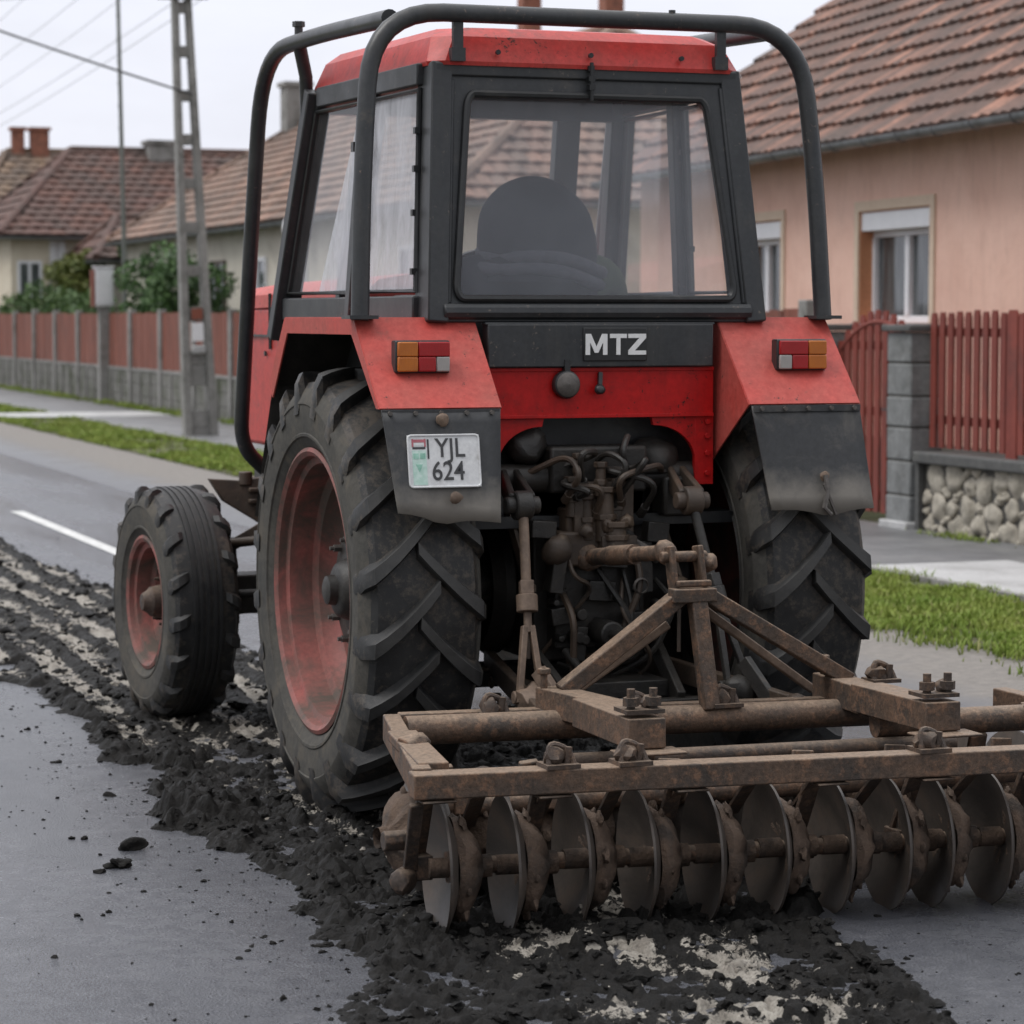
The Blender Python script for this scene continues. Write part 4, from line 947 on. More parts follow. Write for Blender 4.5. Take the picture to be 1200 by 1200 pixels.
def cells(x,y,sc_,seed=0):
    """nearest-cell distance, gap to the second cell and a random value per cell"""
    x=x*sc_; y=y*sc_; xi=np.floor(x).astype(np.int64); yi=np.floor(y).astype(np.int64)
    b1=np.full(x.shape,9.); b2=np.full(x.shape,9.); idv=np.zeros(x.shape)
    for dx in (-1,0,1):
        for dy in (-1,0,1):
            a=xi+dx; b=yi+dy
            n=(a*374761393+b*668265263+seed*97)&0xffffffff; n=((n^(n>>13))*1274126177)&0xffffffff
            d=np.hypot(a+((n>>4)&0xfff)/4095.-x,b+((n>>16)&0xfff)/4095.-y); v=((n>>7)&0x3ff)/1023.
            new=d<b1; b2=np.where(new,b1,np.minimum(b2,d)); idv=np.where(new,v,idv); b1=np.where(new,d,b1)
    return b1,b2-b1,idv
def fields(x,y):
    d=bandmask(x,y)
    ahead=np.clip((y-1.0)/1.5,0,1)
    rut=np.sin((x+.05*np.sin(y*.9)+.12*fbm(x,y,.8,2,3))*2*math.pi/.24)
    wx=x+.03*(fbm(x,y,14,3,71)-.5)*2; wy=y+.04*(fbm(x,y,14,3,72)-.5)*2
    c1,g1,v1=cells(wx*1.0,wy*.62,15,5); c2,g2,v2=cells(wx,wy*.7,34,9); c3,g3,v3=cells(wx,wy*.85,68,19)
    return d,ahead,rut,(c1,g1,v1),(c2,g2,v2),(c3,g3,v3)
def dome(c,r): return np.sqrt(np.clip(1-(c/r)**2,0,1))
def mud_height(x,y,full=False):
    d,ahead,rut,(c1,g1,v1),(c2,g2,v2),(c3,g3,v3)=fields(x,y)
    base=np.clip(d/.14,-1,1); f=fbm(x,y,6,5,31); big=fbm(x,y,1.9,3,91); fine=fbm(x,y,38,4,66)
    on1=np.clip((v1-.35)*3,0,1); on2=np.clip((v2-.25)*3,0,1)
    lump=dome(c1,.62)*on1*(.5+v1)*.026+dome(c2,.62)*on2*(.4+v2)*.013+dome(c3,.6)*(.3+v3)*.006+.010*fine
    h=.026*(f-.45)+lump*(.45+.9*big)-.007
    rg_=(.5+.5*rut)**2.4
    h=h*(1-.55*ahead)+ahead*(.036*rg_*(.45+.8*f)+.0045+.006*(fine-.4))
    edge=np.exp(-((d-.10)/.09)**2); h+=.030*edge*np.clip(big*1.6-.35,0,1)*(1-.4*ahead)
    h-= .010*np.exp(-((x+.78)/.17)**2)*(y>.3)*(1-ahead)
    h=h*np.clip(base*1.7,0,1)-.014*(base<.10)
    h-=.020*np.clip((.45-fbm(x,y,3.4,4,55))*6,0,1)*(d<.36)*(1-.9*ahead)
    h+=.055*np.clip(big-.48,0,1)*4*np.exp(-((x+1.25)/.20)**2)*(y<1.5)*(d>.05)*.55
    if not full: return h,d
    cen=np.exp(-((x+.66)/.40)**2)
    zone=fbm(x,y,2.2,4,13); z2=fbm(x,y*.6,11,4,14)
    pale=cen*np.clip((zone-.30)*7,0,1)*np.clip((z2-.36)*5.5,0,1)*(.68+.16*(y<-2.2))
    pale*=(1-ahead)
    pale+=ahead*np.clip(1.35-rg_*2.6,0,1)*np.clip(.36+.62*z2+.15*(zone-.5)-.25*(fbm(x,y*.3,9,3,83)>.56),0,1)*(rut<.75)
    pale-=np.clip((h-.024)*26,0,.6)*(1-ahead)
    pale*=np.clip(d/.10,0,1)
    return h,d,pale+.04
def mud_grid(name,x0,x1,y0,y1,st):
    nx=int((x1-x0)/st); ny=int((y1-y0)/st)
    X,Y=np.meshgrid(np.linspace(x0,x1,nx),np.linspace(y0,y1,ny))
    h,d,pale=mud_height(X,Y,True)
    jx=(vnoise(X*40,Y*40,2)-.5)*st*.7; jy=(vnoise(X*40,Y*40,6)-.5)*st*.7
    V=np.stack([X+jx,Y+jy,h],-1).reshape(-1,3)
    idx=np.arange(nx*ny).reshape(ny,nx)
    F=np.stack([idx[:-1,:-1],idx[:-1,1:],idx[1:,1:],idx[1:,:-1]],-1).reshape(-1,4)
    F=F[(h.ravel()[F].max(1)>.001)]
    used=np.zeros(len(V),bool); used[F.ravel()]=True; remap=np.cumsum(used)-1
    V[:,2]=np.maximum(V[:,2],-.006)
    return V[used],remap[F],pale.ravel()[used]
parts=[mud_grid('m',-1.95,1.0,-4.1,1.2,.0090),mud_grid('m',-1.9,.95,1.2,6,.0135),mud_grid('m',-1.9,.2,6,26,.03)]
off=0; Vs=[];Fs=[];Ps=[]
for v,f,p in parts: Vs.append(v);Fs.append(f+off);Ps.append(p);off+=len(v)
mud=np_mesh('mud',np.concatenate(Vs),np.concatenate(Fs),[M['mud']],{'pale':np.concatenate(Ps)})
tag(mud,'dark churned mud with pale crushed lumps strewn in a strip along the road, widened under the tractor as painted shade','mud',kind='stuff')
def ico(sub):
    bm=bmesh.new(); bmesh.ops.create_icosphere(bm,subdivisions=sub,radius=1)
    r=np.array([q.co[:] for q in bm.verts]),np.array([[q.index for q in f.verts] for f in bm.faces]); bm.free(); return r
ICO={1:ico(1),2:ico(2),3:ico(3)}
def clod_mesh(name,pts,mat):
    V=[];F=[];P=[];o=0
    xy=np.array([[p[0],p[1]] for p in pts]); hh,_=mud_height(xy[:,0],xy[:,1])
    for (x,y,r,p),h in zip(pts,hh):
        bv,bf=ICO[1 if r<.006 else 2 if r<.016 else 3]
        d=np.ones(len(bv)); am=.30
        for q in range(4):
            ax=RNG.normal(size=3)*(1.6+1.9*q); d+=am*np.sin(bv@ax+RNG.uniform(0,6.28)); am*=.72
        d*=1+RNG.uniform(-.10,.10,len(bv))
        k=RNG.normal(size=3); k/=np.linalg.norm(k); d=np.minimum(d,.85/np.maximum(.05,bv@k))  # a broken flat side
        s=np.array([RNG.uniform(.7,1.6),RNG.uniform(.7,1.3),RNG.uniform(.5,.95)])*r
        a=RNG.uniform(0,6.28); q=bv*d[:,None]*s; q=np.stack([q[:,0]*math.cos(a)-q[:,1]*math.sin(a),q[:,0]*math.sin(a)+q[:,1]*math.cos(a),q[:,2]],1)
        q+=np.array([x,y,max(0,float(h))+r*.12])
        V.append(q);F.append(bf+o);P.append(np.full(len(bv),p));o+=len(bv)
    ob=np_mesh(name,np.concatenate(V),np.concatenate(F),[mat],{'pale':np.concatenate(P)},smooth=True)
    ob.data.set_sharp_from_angle(angle=R(38)); return ob
N0=30000; X_=RNG.uniform(-2.6,1.2,N0); Y_=-4.0+16*RNG.random(N0)**1.5; D_=bandmask(X_,Y_); pts=[]
for x,y,d in zip(X_,Y_,D_):
    pr=.5 if d>0 else (math.exp(d/.11)*.28+ (math.exp(d/.42)*.20 if x<-1 else math.exp(d/.3)*.05))
    if RNG.random()>pr: continue
    if d>0.02: r=min(.034,.004+RNG.exponential(.0048)); p=.9 if RNG.random()<.22*math.exp(-((x+.66)/.32)**2) and r<.02 else .0
    else: r=min(.015,.0022+RNG.exponential(.0022)); p=0.
    pts.append((x,y,r,p))
cl=clod_mesh('mud_clods',pts,M['mud']); tag(cl,'loose clods and crumbs of dark mud scattered over the road beside the strip','mud clods',kind='stuff')
for x,y,r,lb in ((-1.74,-.72,.028,'lone dark mud clod lying on bare asphalt left of the mud strip'),(-1.64,-.44,.034,'knobbly dark mud clod at the ragged left edge of the strip')):
    m=MB(); m.blob((0,0,r*.40),r,3,.42,(1.35,.8,.6)); o=m.build('mud_clod',M['mud'],smooth=50); o.location=(x,y,0); tag(o,lb,'mud clod')

# ---- grass
def grassmat():
    m,nt,b=newmat('grass_blades'); v=tex(nt); n1=noise(nt,v,1.7,4,.6); t=attr_node(nt,'tip')
    g=mix(nt,ramp(nt,n1,[(.35,0.),(.65,1.)]),(.19,.29,.040),(.29,.35,.07))
    g=mix(nt,math_(nt,'MULTIPLY',attr_node(nt,'dry'),.8),g,(.36,.32,.15))
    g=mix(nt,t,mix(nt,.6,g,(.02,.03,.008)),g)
    nt.links.new(g,b.inputs['Base Color']); b.inputs['Roughness'].default_value=.55; b.inputs['Specular IOR Level'].default_value=.3
    return m
M['grass']=grassmat()
def grass(name,x0,x1,y0,y1,n,hmean,label,edge=.12,width=.006,z=.01):
    x=RNG.uniform(x0,x1,n*2); y=RNG.uniform(y0,y1,n*2)
    den=fbm(x,y,1.6,4,44); e=np.minimum(x-x0,x1-x)/edge
    keep=(RNG.random(n*2)<np.clip((den-.37)*6,0.04,1)*np.clip(e+1.3*(fbm(x,y,2.5,3,12)-.3),0,1))
    x=x[keep];y=y[keep]; n=len(x)
    cl=fbm(x,y,4.5,3,61); h=hmean*(.35+1.5*np.clip(cl-.25,0,1))*RNG.uniform(.6,1.35,n)
    a=RNG.uniform(0,2*np.pi,n); w=width*RNG.uniform(.6,1.3,n); ln=RNG.uniform(.15,.8,n)*h; la=RNG.uniform(0,2*np.pi,n)
    dx=np.cos(a)*w; dy=np.sin(a)*w; lx=np.cos(la)*ln; ly=np.sin(la)*ln
    Z=np.full(n,z)
    b0=np.stack([x-dx,y-dy,Z],1); b1=np.stack([x+dx,y+dy,Z],1)
    m0=np.stack([x-dx*.7+lx*.35,y-dy*.7+ly*.35,Z+h*.6],1); m1=np.stack([x+dx*.7+lx*.35,y+dy*.7+ly*.35,Z+h*.6],1)
    tp=np.stack([x+lx,y+ly,Z+h],1); tp2=tp+np.stack([dx*.15,dy*.15,0*x],1)
    V=np.stack([b0,b1,m1,m0,tp2,tp],1).reshape(-1,3)
    i=np.arange(n)[:,None]*6; F=np.concatenate([i+np.array([0,1,2,3]),i+np.array([3,2,4,5])])
    tip=np.tile(np.array([0,0,.7,.7,1,1]),n); dry=np.repeat((RNG.random(n)<.12)*1.0*RNG.uniform(.4,1,n),6)
    o=np_mesh(name,V,F,[M['grass']],{'tip':tip,'dry':dry},smooth=False); tag(o,label,'grass',kind='stuff'); return o
grass('grass',3.22,5.12,-1,9.5,60000,.058,'green tufted grass on the verge right of the tractor',edge=.42)
grass('grass',3.62,5.10,9.5,36.0,42000,.055,'mown green grass strip between road and pavement on the left',edge=.14,width=.012)
grass('grass',3.5,5.1,38.2,70,14000,.06,'green grass strip beyond the pale driveway crossing',edge=.14,width=.02)
grass('weeds',6.75,7.05,12,60,5000,.10,'low weeds growing at the foot of the concrete fence wall',edge=.06,width=.012,z=.03)
grass('weeds',6.72,6.92,1,9.9,1500,.05,'sparse weeds along the foot of the stone wall',edge=.06,width=.006,z=.03)

# ================================================================== FENCES
M['fence_red']=surf('fence_red_brown_wood',(.20,.036,.022),(.14,.028,.02),5,.65,bs=.25,bscale=50,dirt=(.06,.025,.02),dscale=6,damt=(.5,.75),stretch=(1,1,.25))
M['fence_red2']=surf('fence_faded_red_wood',(.21,.062,.036),(.145,.046,.03),3,.7,bs=.25,bscale=40,dirt=(.085,.045,.035),dscale=4,damt=(.5,.75),stretch=(1,1,.25))
M['block']=surf('grey_concrete_block',(.20,.205,.205),(.135,.14,.14),5,.85,bs=.5,bscale=30,bd=.008,dirt=(.09,.09,.085),dscale=4,damt=(.5,.72))
M['stone']=surf('rubble_stone',(.40,.365,.305),(.27,.245,.20),4,.85,bs=.4,bscale=25,bd=.01,dirt=(.13,.125,.105),dscale=5,damt=(.5,.75))
M['mortar']=surf('dark_mortar',(.085,.08,.072),(.06,.058,.053),8,.95,bs=.5)
M['cap']=surf('dark_cap_stone',(.085,.085,.082),(.06,.06,.06),5,.8,bs=.4,bscale=25,dirt=(.15,.15,.13),dscale=5,damt=(.55,.75))
# right fence: stone wall + pickets
FX=6.95
F1=thing('picket_fence','red picket fence on a rubble stone wall at the right of the photo','fence',(FX,7,0))
def fl_(x,y,z): return (x-FX,y-7,z)
def rel(m): m.v=[fl_(*p) for p in m.v]; return m
m=MB(); m.bx(FX+.05,FX+.33,2.0,9.98,0,.56); rel(m).build('wall_core',M['mortar'],F1)
m=MB(); rs=random.Random(21); ny=34
placed_=[]
for rr_,tries in ((.135,300),(.11,1200),(.085,2200),(.06,3000),(.04,2600)):
    for _ in range(tries):
        yy=rs.uniform(2.05,9.90); zz_=rs.uniform(rr_*.55,.575-rr_*.55); q_=rr_*rs.uniform(.85,1.1)
        if all(math.hypot(yy-a_,(zz_-b2)*1.12)>(q_+c2)*.90 for a_,b2,c2 in placed_ if abs(yy-a_)<.3):
            placed_.append((yy,zz_,q_)); m.blob((FX+.062,yy,zz_),1,3,.24,(.05,q_*1.02,q_*.92),rnd=rs)
rel(m).build('stone_facing',M['stone'],F1,smooth=60)
m=MB(); m.bx(FX-.05,FX+.40,1.95,9.985,.575,.665); rel(m).build('wall_cap',M['cap'],F1,bevel=.015)
m=MB(); m.bx(FX-.012,FX+.04,9.94,10.0,0,.575); rel(m).build('end_post',M['cap'],F1)
for z in (.92,1.62): m=MB(); m.bx(FX+.115,FX+.15,2.0,9.97,z-.035,z+.035); rel(m).build('rail',M['fence_red'],F1)
def picket(m,x,y,z0,z1,w,along='y',t=.022):
    h=w/2
    if along=='y': pl=[(x,y-h,z0),(x,y+h,z0),(x,y+h,z1-.05),(x,y+h*.62,z1),(x,y-h*.62,z1),(x,y-h,z1-.05)]; off=(t,0,0)
    m.prism(pl,off)
y=9.90; i=0
while y>2.1:
    m=MB(); big=(i in (9,25)); picket(m,FX+.085,y,.70 if not big else .60,1.775+(.012 if i%2 else 0)+rs.uniform(-.012,.012),.082 if not big else .15)
    rel(m).build('picket',M['fence_red'],F1,smooth=0); y-=.135; i+=1
# pillar between gate and fence
def pillar(y0,y1,top,label):
    t=thing('gate_pillar',label,'pillar',(FX+.1,(y0+y1)/2,0)); z=0; i=0
    hs=[.30,.28,.27,.25,.27,.25]
    zz=0
    for h in hs:
        m=MB(); 
        m.box((0,0,zz+h/2),(.30+rs.uniform(-.006,.006),(y1-y0)+rs.uniform(-.006,.006),h-.012)); m.build('block',M['block'],t,bevel=.014); zz+=h
    m=MB(); m.box((0,0,zz/2),(.28,(y1-y0)-.025,zz-.01)); m.build('mortar_core',M['mortar'],t)
    m=MB(); m.box((0,0,zz+.03),(.38,(y1-y0)+.08,.055)); m.build('cap_slab',M['cap'],t,bevel=.012)
    m=MB(); m.box((-.02,0,.045),(.36,(y1-y0)+.06,.09)); m.build('plinth',M['paving_light'],t,bevel=.012)
pillar(10.02,10.42,1.6,'grey block gate pillar standing at the end of the stone wall')
pillar(11.62,12.0,1.6,'grey block gate pillar beyond the gate, half hidden behind the fender')
GT=thing('garden_gate','red wooden garden gate with an arched top between the two block pillars','gate',(FX+.1,11.02,0))
n=9
for i in range(n):
    yy=-.54+i*1.08/(n-1); zt=1.60+.20*(1-((yy+.15)/.60)**2)
    m=MB(); h=.044; m.prism([(0,yy-h,.11),(0,yy+h,.11),(0,yy+h,zt-.04),(0,yy+h*.6,zt),(0,yy-h*.6,zt),(0,yy-h,zt-.04)],(.022,0,0)); m.build('picket',M['fence_red'],GT,smooth=0)
for z in (.25,.95,1.50): m=MB(); m.box((.04,0,z),(.03,1.14,.075)); m.build('rail',M['fence_red'],GT)
m=MB(); m.tube([(.01,-.57+1.14*k/16,1.60+.20*(1-(((-.57+1.14*k/16)+.15)/.62)**2)-.10) for k in range(17)],.022,8); m.build('arched_rail',M['fence_red'],GT)
m=MB(); m.box((-.015,-.46,.95),(.02,.05,.14)); m.cyl((-.02,-.46,.98),(-.07,-.46,.98),.008); m.bar((-.07,-.46,.98),(-.07,-.36,.98),.014,.014); m.build('handle',M['black'],GT)
# left fence: concrete base wall, posts, boards
F2=thing('board_fence','long red-brown board fence on a grey concrete base with pale posts','fence',(7.1,12.2,0))
rl=random.Random(5)
def r2(m): m.v=[(a-7.1,b-12.2,c) for a,b,c in m.v]; return m
ys=[12.2+2.6*i for i in range(19)]
for i,y in enumerate(ys):
    m=MB(); m.bx(7.0,7.14,y-.08,y+.08,0,1.86+(.03 if i%3==0 else 0)); r2(m).build('post',M['concrete'],F2,bevel=.012)
    if i==len(ys)-1: break
    y2=ys[i+1]
    m=MB()
    for k_ in range(3): m.bx(7.045,7.10,y+.083,y2-.083,.02+k_*.235,.25+k_*.235)
    for yy in (y+.9,y+1.75): m.bx(7.02,7.045,yy-.05,yy+.05,.02,.72)
    r2(m).build('concrete_panel',M['conc_dark'],F2,bevel=.012)
    m=MB(); m.bx(7.03,7.13,y+.083,y2-.083,.727,.77); r2(m).build('ledge',M['concrete'],F2)
    m=MB(); n=17; w_=(y2-y-.17)/n
    for j in range(n):
        c=y+.085+w_*(j+.5); m.bx(7.055+rl.uniform(0,.012),7.085,c-w_*.5+.002,c+w_*.5-.002,.78,1.80+rl.uniform(-.015,.015))
    r2(m).build('boards',M['fence_red2'],F2,smooth=0)
    m=MB(); 
    for z in (1.0,1.6): m.bx(7.09,7.125,y+.083,y2-.083,z-.035,z+.035)
    r2(m).build('rail',M['fence_red2'],F2)
# tall square post with white box
cp=thing('meter_post','thick concrete post in the board fence carrying the white cabinet','post',(6.98,43.0,0))
m=MB(); m.box((0,0,.94),(.22,.20,1.88)); m.build('shaft',M['concrete'],cp,bevel=.015); m=MB(); m.box((0,0,1.90),(.26,.24,.04)); m.build('cap',M['concrete'],cp,bevel=.01)
M['white_cab']=surf('white_painted_metal',(.72,.71,.73),(.6,.6,.62),4,.5,bs=.05,dirt=(.4,.38,.36),dscale=4,damt=(.55,.8))
cb=thing('meter_cabinet','white utility cabinet standing on top of the concrete fence post','cabinet',(6.98,43.0,1.925))
m=MB(); m.box((0,0,.38),(.36,.24,.74)); m.build('housing',M['white_cab'],cb,bevel=.012); m=MB(); m.box((0,-.125,.38),(.30,.012,.66)); m.build('door',M['white_cab'],cb,bevel=.004)
m=MB(); m.box((0,0,.775),(.40,.28,.03)); m.build('lid',M['white_cab'],cb,bevel=.008); m=MB(); m.bx(-.24,-.185,-.1,.1,0,.72); m.build('pipe_cover',M['fence_red2'],cb)

# ================================================================== POLE, MAST, WIRES
PX,PY=5.46,28.5
UP=thing('utility_pole','tall pale concrete utility pole with two tapering legs and open rungs on the grass strip','utility pole',(PX,PY,0))
HT=8.6; UP.rotation_euler=(0,R(-2.1),0)
for s in (-1,1):
    m=MB(); m.bar((s*.19,0,-.05),(s*.055,0,HT),.115,.22,up=(0,1,0),w1=.075,h1=.15); m.build('leg',M['concrete'],UP,bevel=.012)
zz=.25
while zz<HT-.4:
    u=1-zz/HT; wd=2*(.055+.135*u); hh=.16 if zz>2.2 else .2
    m=MB(); m.box((0,.0,zz),(wd-.06,.10,hh)); m.build('rung',M['concrete'],UP,bevel=.01); zz+= .62 if zz>1.0 else .9
M['sign_white']=surf('white_notice',(.75,.75,.77),(.66,.66,.68),5,.5,bs=0)
m=MB(); m.box((0,-.13,1.52),(.16,.02,.26)); m.build('notice',M['sign_white'],UP); m=MB(); m.box((0,-.12,1.27),(.2,.05,.12)); m.build('notice_box',M['paving_light'],UP,bevel=.02)
m=MB(); m.box((0,-.125,1.78),(.16,.02,.16)); m.build('red_tag',M['fence_red2'],UP)
for z_,w_,h_ in ((1.0,.24,.5),(.2,.28,.4)): m=MB(); m.box((0,0,z_),(w_,.08,h_)); m.build('infill',M['concrete'],UP,bevel=.01)
for z in (6.25,7.3,8.2):
    m=MB(); m.bx(-.36,.36,-.14,-.08,z-.035,z+.035); a_=m.build('crossarm',M['conc_dark'],UP)
    for x in (-.32,-.16,.16,.32):
        q=MB(); q.lathe([(.001,.12),(.03,.11),(.045,.07),(.03,.05),(.045,.02),(.02,0)],c=(x,-.11,z+.035),axis=(0,0,1),n=12); q.build('insulator',M['white_cab'],a_)
M['mast']=surf('grey_green_steel',(.16,.17,.155),(.11,.12,.11),5,.5,bs=.1)
AM=thing('antenna_mast','thin tall grey-green steel mast rising behind the board fence','mast',(7.78,45,0))
m=MB(); m.tube([(.06,0,0),(.03,0,3.5),(-.05,0,9.0),(-.07,0,11)],[.055,.05,.036,.03],8); m.build('tube',M['mast'],AM)
for i in range(22):
    z=.6+i*.45; m=MB(); m.box((.05-.011*z,0,z),(.13-.005*z,.03,.02)); m.build('step_iron',M['mast'],AM)
M['wire']=surf('black_cable',(.05,.05,.055),(.07,.07,.075),5,.6,bs=0)
def wire(p0,p1,sag,r,label,group=None):
    p0,p1=Vector(p0),Vector(p1); m=MB(); n=24
    m.tube([p0.lerp(p1,i/n)-Vector((0,0,sag*4*(i/n)*(1-i/n)))-p0 for i in range(n+1)],r,6)
    o=m.build('overhead_cable',M['wire']); o.location=p0; tag(o,label,'cable',group); return o
wire((PX-.1,PY-.12,4.88),(-6.5,28.5,9.15),.25,.016,'thick black cable crossing the sky to the pole at mid height')
wire((PX-.3,PY-.1,6.32),(-4,46,9.4),.5,.010,'thin wire leaving the top crossarm of the pole towards the upper left')
for i,(x,z) in enumerate(((-.16,6.3),(.16,6.3),(-.32,7.35),(.32,7.35),(-.32,8.25))):
    wire((PX+x,PY-.1,z),(PX+x-1.2+.4*i,PY+60,z-.6),.7,.0045,'faint thin line wire running from the pole along the street','line wires from the pole')
for i in range(4):
    wire((PX+.1,PY-.1,6.3+.3*i),(13+i,-6,6.6+.5*i),.4,.0045,'faint thin line wire running from the pole towards the right-hand house','line wires to the right')
for i in range(6):
    wire((PX-.2,PY-.1,6.4+.3*i),(-7+.7*i,PY+14+3*i,7.5+.55*i),.35,.0042,'faint thin wire fanning out across the sky left of the pole','fanned wires left of the pole')

# ================================================================== HOUSES
M['pink']=surf('salmon_render',(.78,.49,.40),(.73,.45,.36),1.3,.85,bs=.25,bscale=60,bd=.003,dirt=(.63,.38,.30),dscale=.9,damt=(.45,.75),grime=(.50,.31,.24))
M['pink_trim']=surf('pale_peach_trim',(.62,.48,.37),(.56,.43,.33),3,.8,bs=.1)
M['orange_reveal']=surf('orange_reveal',(.52,.24,.12),(.47,.21,.11),3,.8,bs=.1)
M['cream']=surf('cream_render',(.60,.56,.48),(.52,.48,.41),1.2,.88,bs=.2,bscale=30,dirt=(.33,.30,.26),dscale=1,damt=(.5,.8))
M['yellow']=surf('pale_yellow_render',(.62,.55,.44),(.54,.47,.37),1.2,.88,bs=.2,bscale=30,dirt=(.42,.34,.25),dscale=1,damt=(.5,.8))
M['pvc']=surf('white_window_frame',(.74,.75,.78),(.68,.69,.72),6,.4,bs=0)
M['zinc']=surf('zinc_gutter',(.23,.24,.26),(.17,.18,.19),4,.42,metal=.35,bs=.1,dirt=(.10,.10,.10),dscale=4,damt=(.5,.75))
M['soffit']=surf('dark_soffit',(.10,.075,.06),(.07,.055,.045),4,.8)
M['brick']=surf('chimney_brick',(.30,.12,.075),(.20,.085,.06),6,.85,bs=.4,dirt=(.09,.05,.04),dscale=5,damt=(.5,.75))
M['curtain']=surf('net_curtain',(.16,.18,.19),(.07,.08,.085),9,.8,bs=0,stretch=(6,6,.3))
def winglass():
    m,nt,b=newmat('window_pane'); b.inputs['Base Color'].default_value=(.05,.058,.062,1); b.inputs['Roughness'].default_value=.08; b.inputs['Specular IOR Level'].default_value=.6
    v=tex(nt,'Object',(5,5,.4)); n=noise(nt,v,3,3); nt.links.new(ramp(nt,n,[(.35,(.03,.036,.04)),(.65,(.12,.135,.14))]),b.inputs['Base Color']); return m
M['pane']=winglass()
def tilemat(name,cols):
    m,nt,b=newmat(name); v=tex(nt)
    g=N(nt,'ShaderNodeNewGeometry'); ri=g.outputs['Random Per Island']
    st=[(i/(len(cols)-1),c) for i,c in enumerate(cols)]
    base=ramp(nt,ri,st); n=noise(nt,v,1.1,6,.7); n2=noise(nt,v,14,5,.7)
    base=mix(nt,ramp(nt,n,[(.42,0.),(.68,.8)]),base,(.065,.052,.046)); base=mix(nt,.5,base,ramp(nt,n2,[(.25,.2),(.75,.9)]),'OVERLAY')
    nt.links.new(base,b.inputs['Base Color']); b.inputs['Roughness'].default_value=.8; bump(nt,b,n2,.4,.01); return m
M['tile_red']=tilemat('weathered_red_tiles',[(.10,.07,.06),(.15,.085,.066),(.12,.075,.064),(.20,.105,.078),(.11,.072,.062),(.33,.165,.115),(.14,.08,.064),(.12,.078,.066)])
M['tile_tan']=tilemat('weathered_tan_tiles',[(.21,.14,.11),(.26,.165,.125),(.18,.13,.105),(.29,.17,.125),(.20,.14,.11),(.25,.175,.135)])
M['tile_brown']=tilemat('dark_brown_tiles',[(.10,.055,.045),(.13,.06,.045),(.085,.05,.042),(.115,.06,.05)])
M['tile_grey']=tilemat('grey_brown_tiles',[(.20,.14,.10),(.16,.12,.095),(.22,.15,.10),(.18,.13,.10)])
def tile_slope(mb, A, B, up, length, inside, cw=.23, rh=.36, rnd=random, lift=.05):
    """cover a roof plane: A->B along the eave, 'up' unit vector up the slope; inside(s,t)->bool"""
    A,B=Vector(A),Vector(B); e=(B-A); L=e.length; e=e.normalized(); up=Vector(up).normalized(); nn=e.cross(up)
    if nn.z<0: nn=-nn
    nr=int(length/rh)+1; nc=int(L/cw)
    for r in range(nr):
        t0=r*rh; off=(.5*cw if r%2 else 0)
        for c in range(-1,nc+1):
            s0=c*cw+off; s1=s0+cw*.97
            if not inside((s0+s1)/2,t0+rh*.5): continue
            j=rnd.uniform(-.006,.006); dj=rnd.uniform(-.008,.008)
            t1=t0+rh*1.08
            p=lambda s,t,h: A+e*s+up*t+nn*h
            h0=lift+j; h1=.012+j
            vs=[p(s0,t0+dj,h0),p((s0+s1)/2,t0+dj,h0+.022),p(s1,t0+dj,h0),p(s1,t1,h1),p((s0+s1)/2,t1,h1+.022),p(s0,t1,h1),
                p(s0,t0+dj,h0-.035),p(s1,t0+dj,h0-.035)]
            mb.add(vs,[(0,1,4,5),(1,2,3,4),(6,7,2,1,0)])
class HouseFrame:
    def __init__(s,name,label,origin,ang):
        s.e=thing(name,label,'house',(origin[0],origin[1],0),ang)
def wall_with_holes(mb,L,H_,holes,th=.3):
    """front wall in the plane y=0 (outside is -y? here outside is -x side): built as strips along X in 0..L, Z 0..H; holes=[(x0,x1,z0,z1)]"""
    xs_=sorted(set([0,L]+[h[0] for h in holes]+[h[1] for h in holes]))
    for a,b in zip(xs_[:-1],xs_[1:]):
        hs=sorted([h for h in holes if h[0]<=a+1e-6 and h[1]>=b-1e-6],key=lambda h:h[2]); z=0
        for h in hs:
            mb.bx(a,b,0,th,z,h[2]); z=h[3]
        mb.bx(a,b,0,th,z,H_)
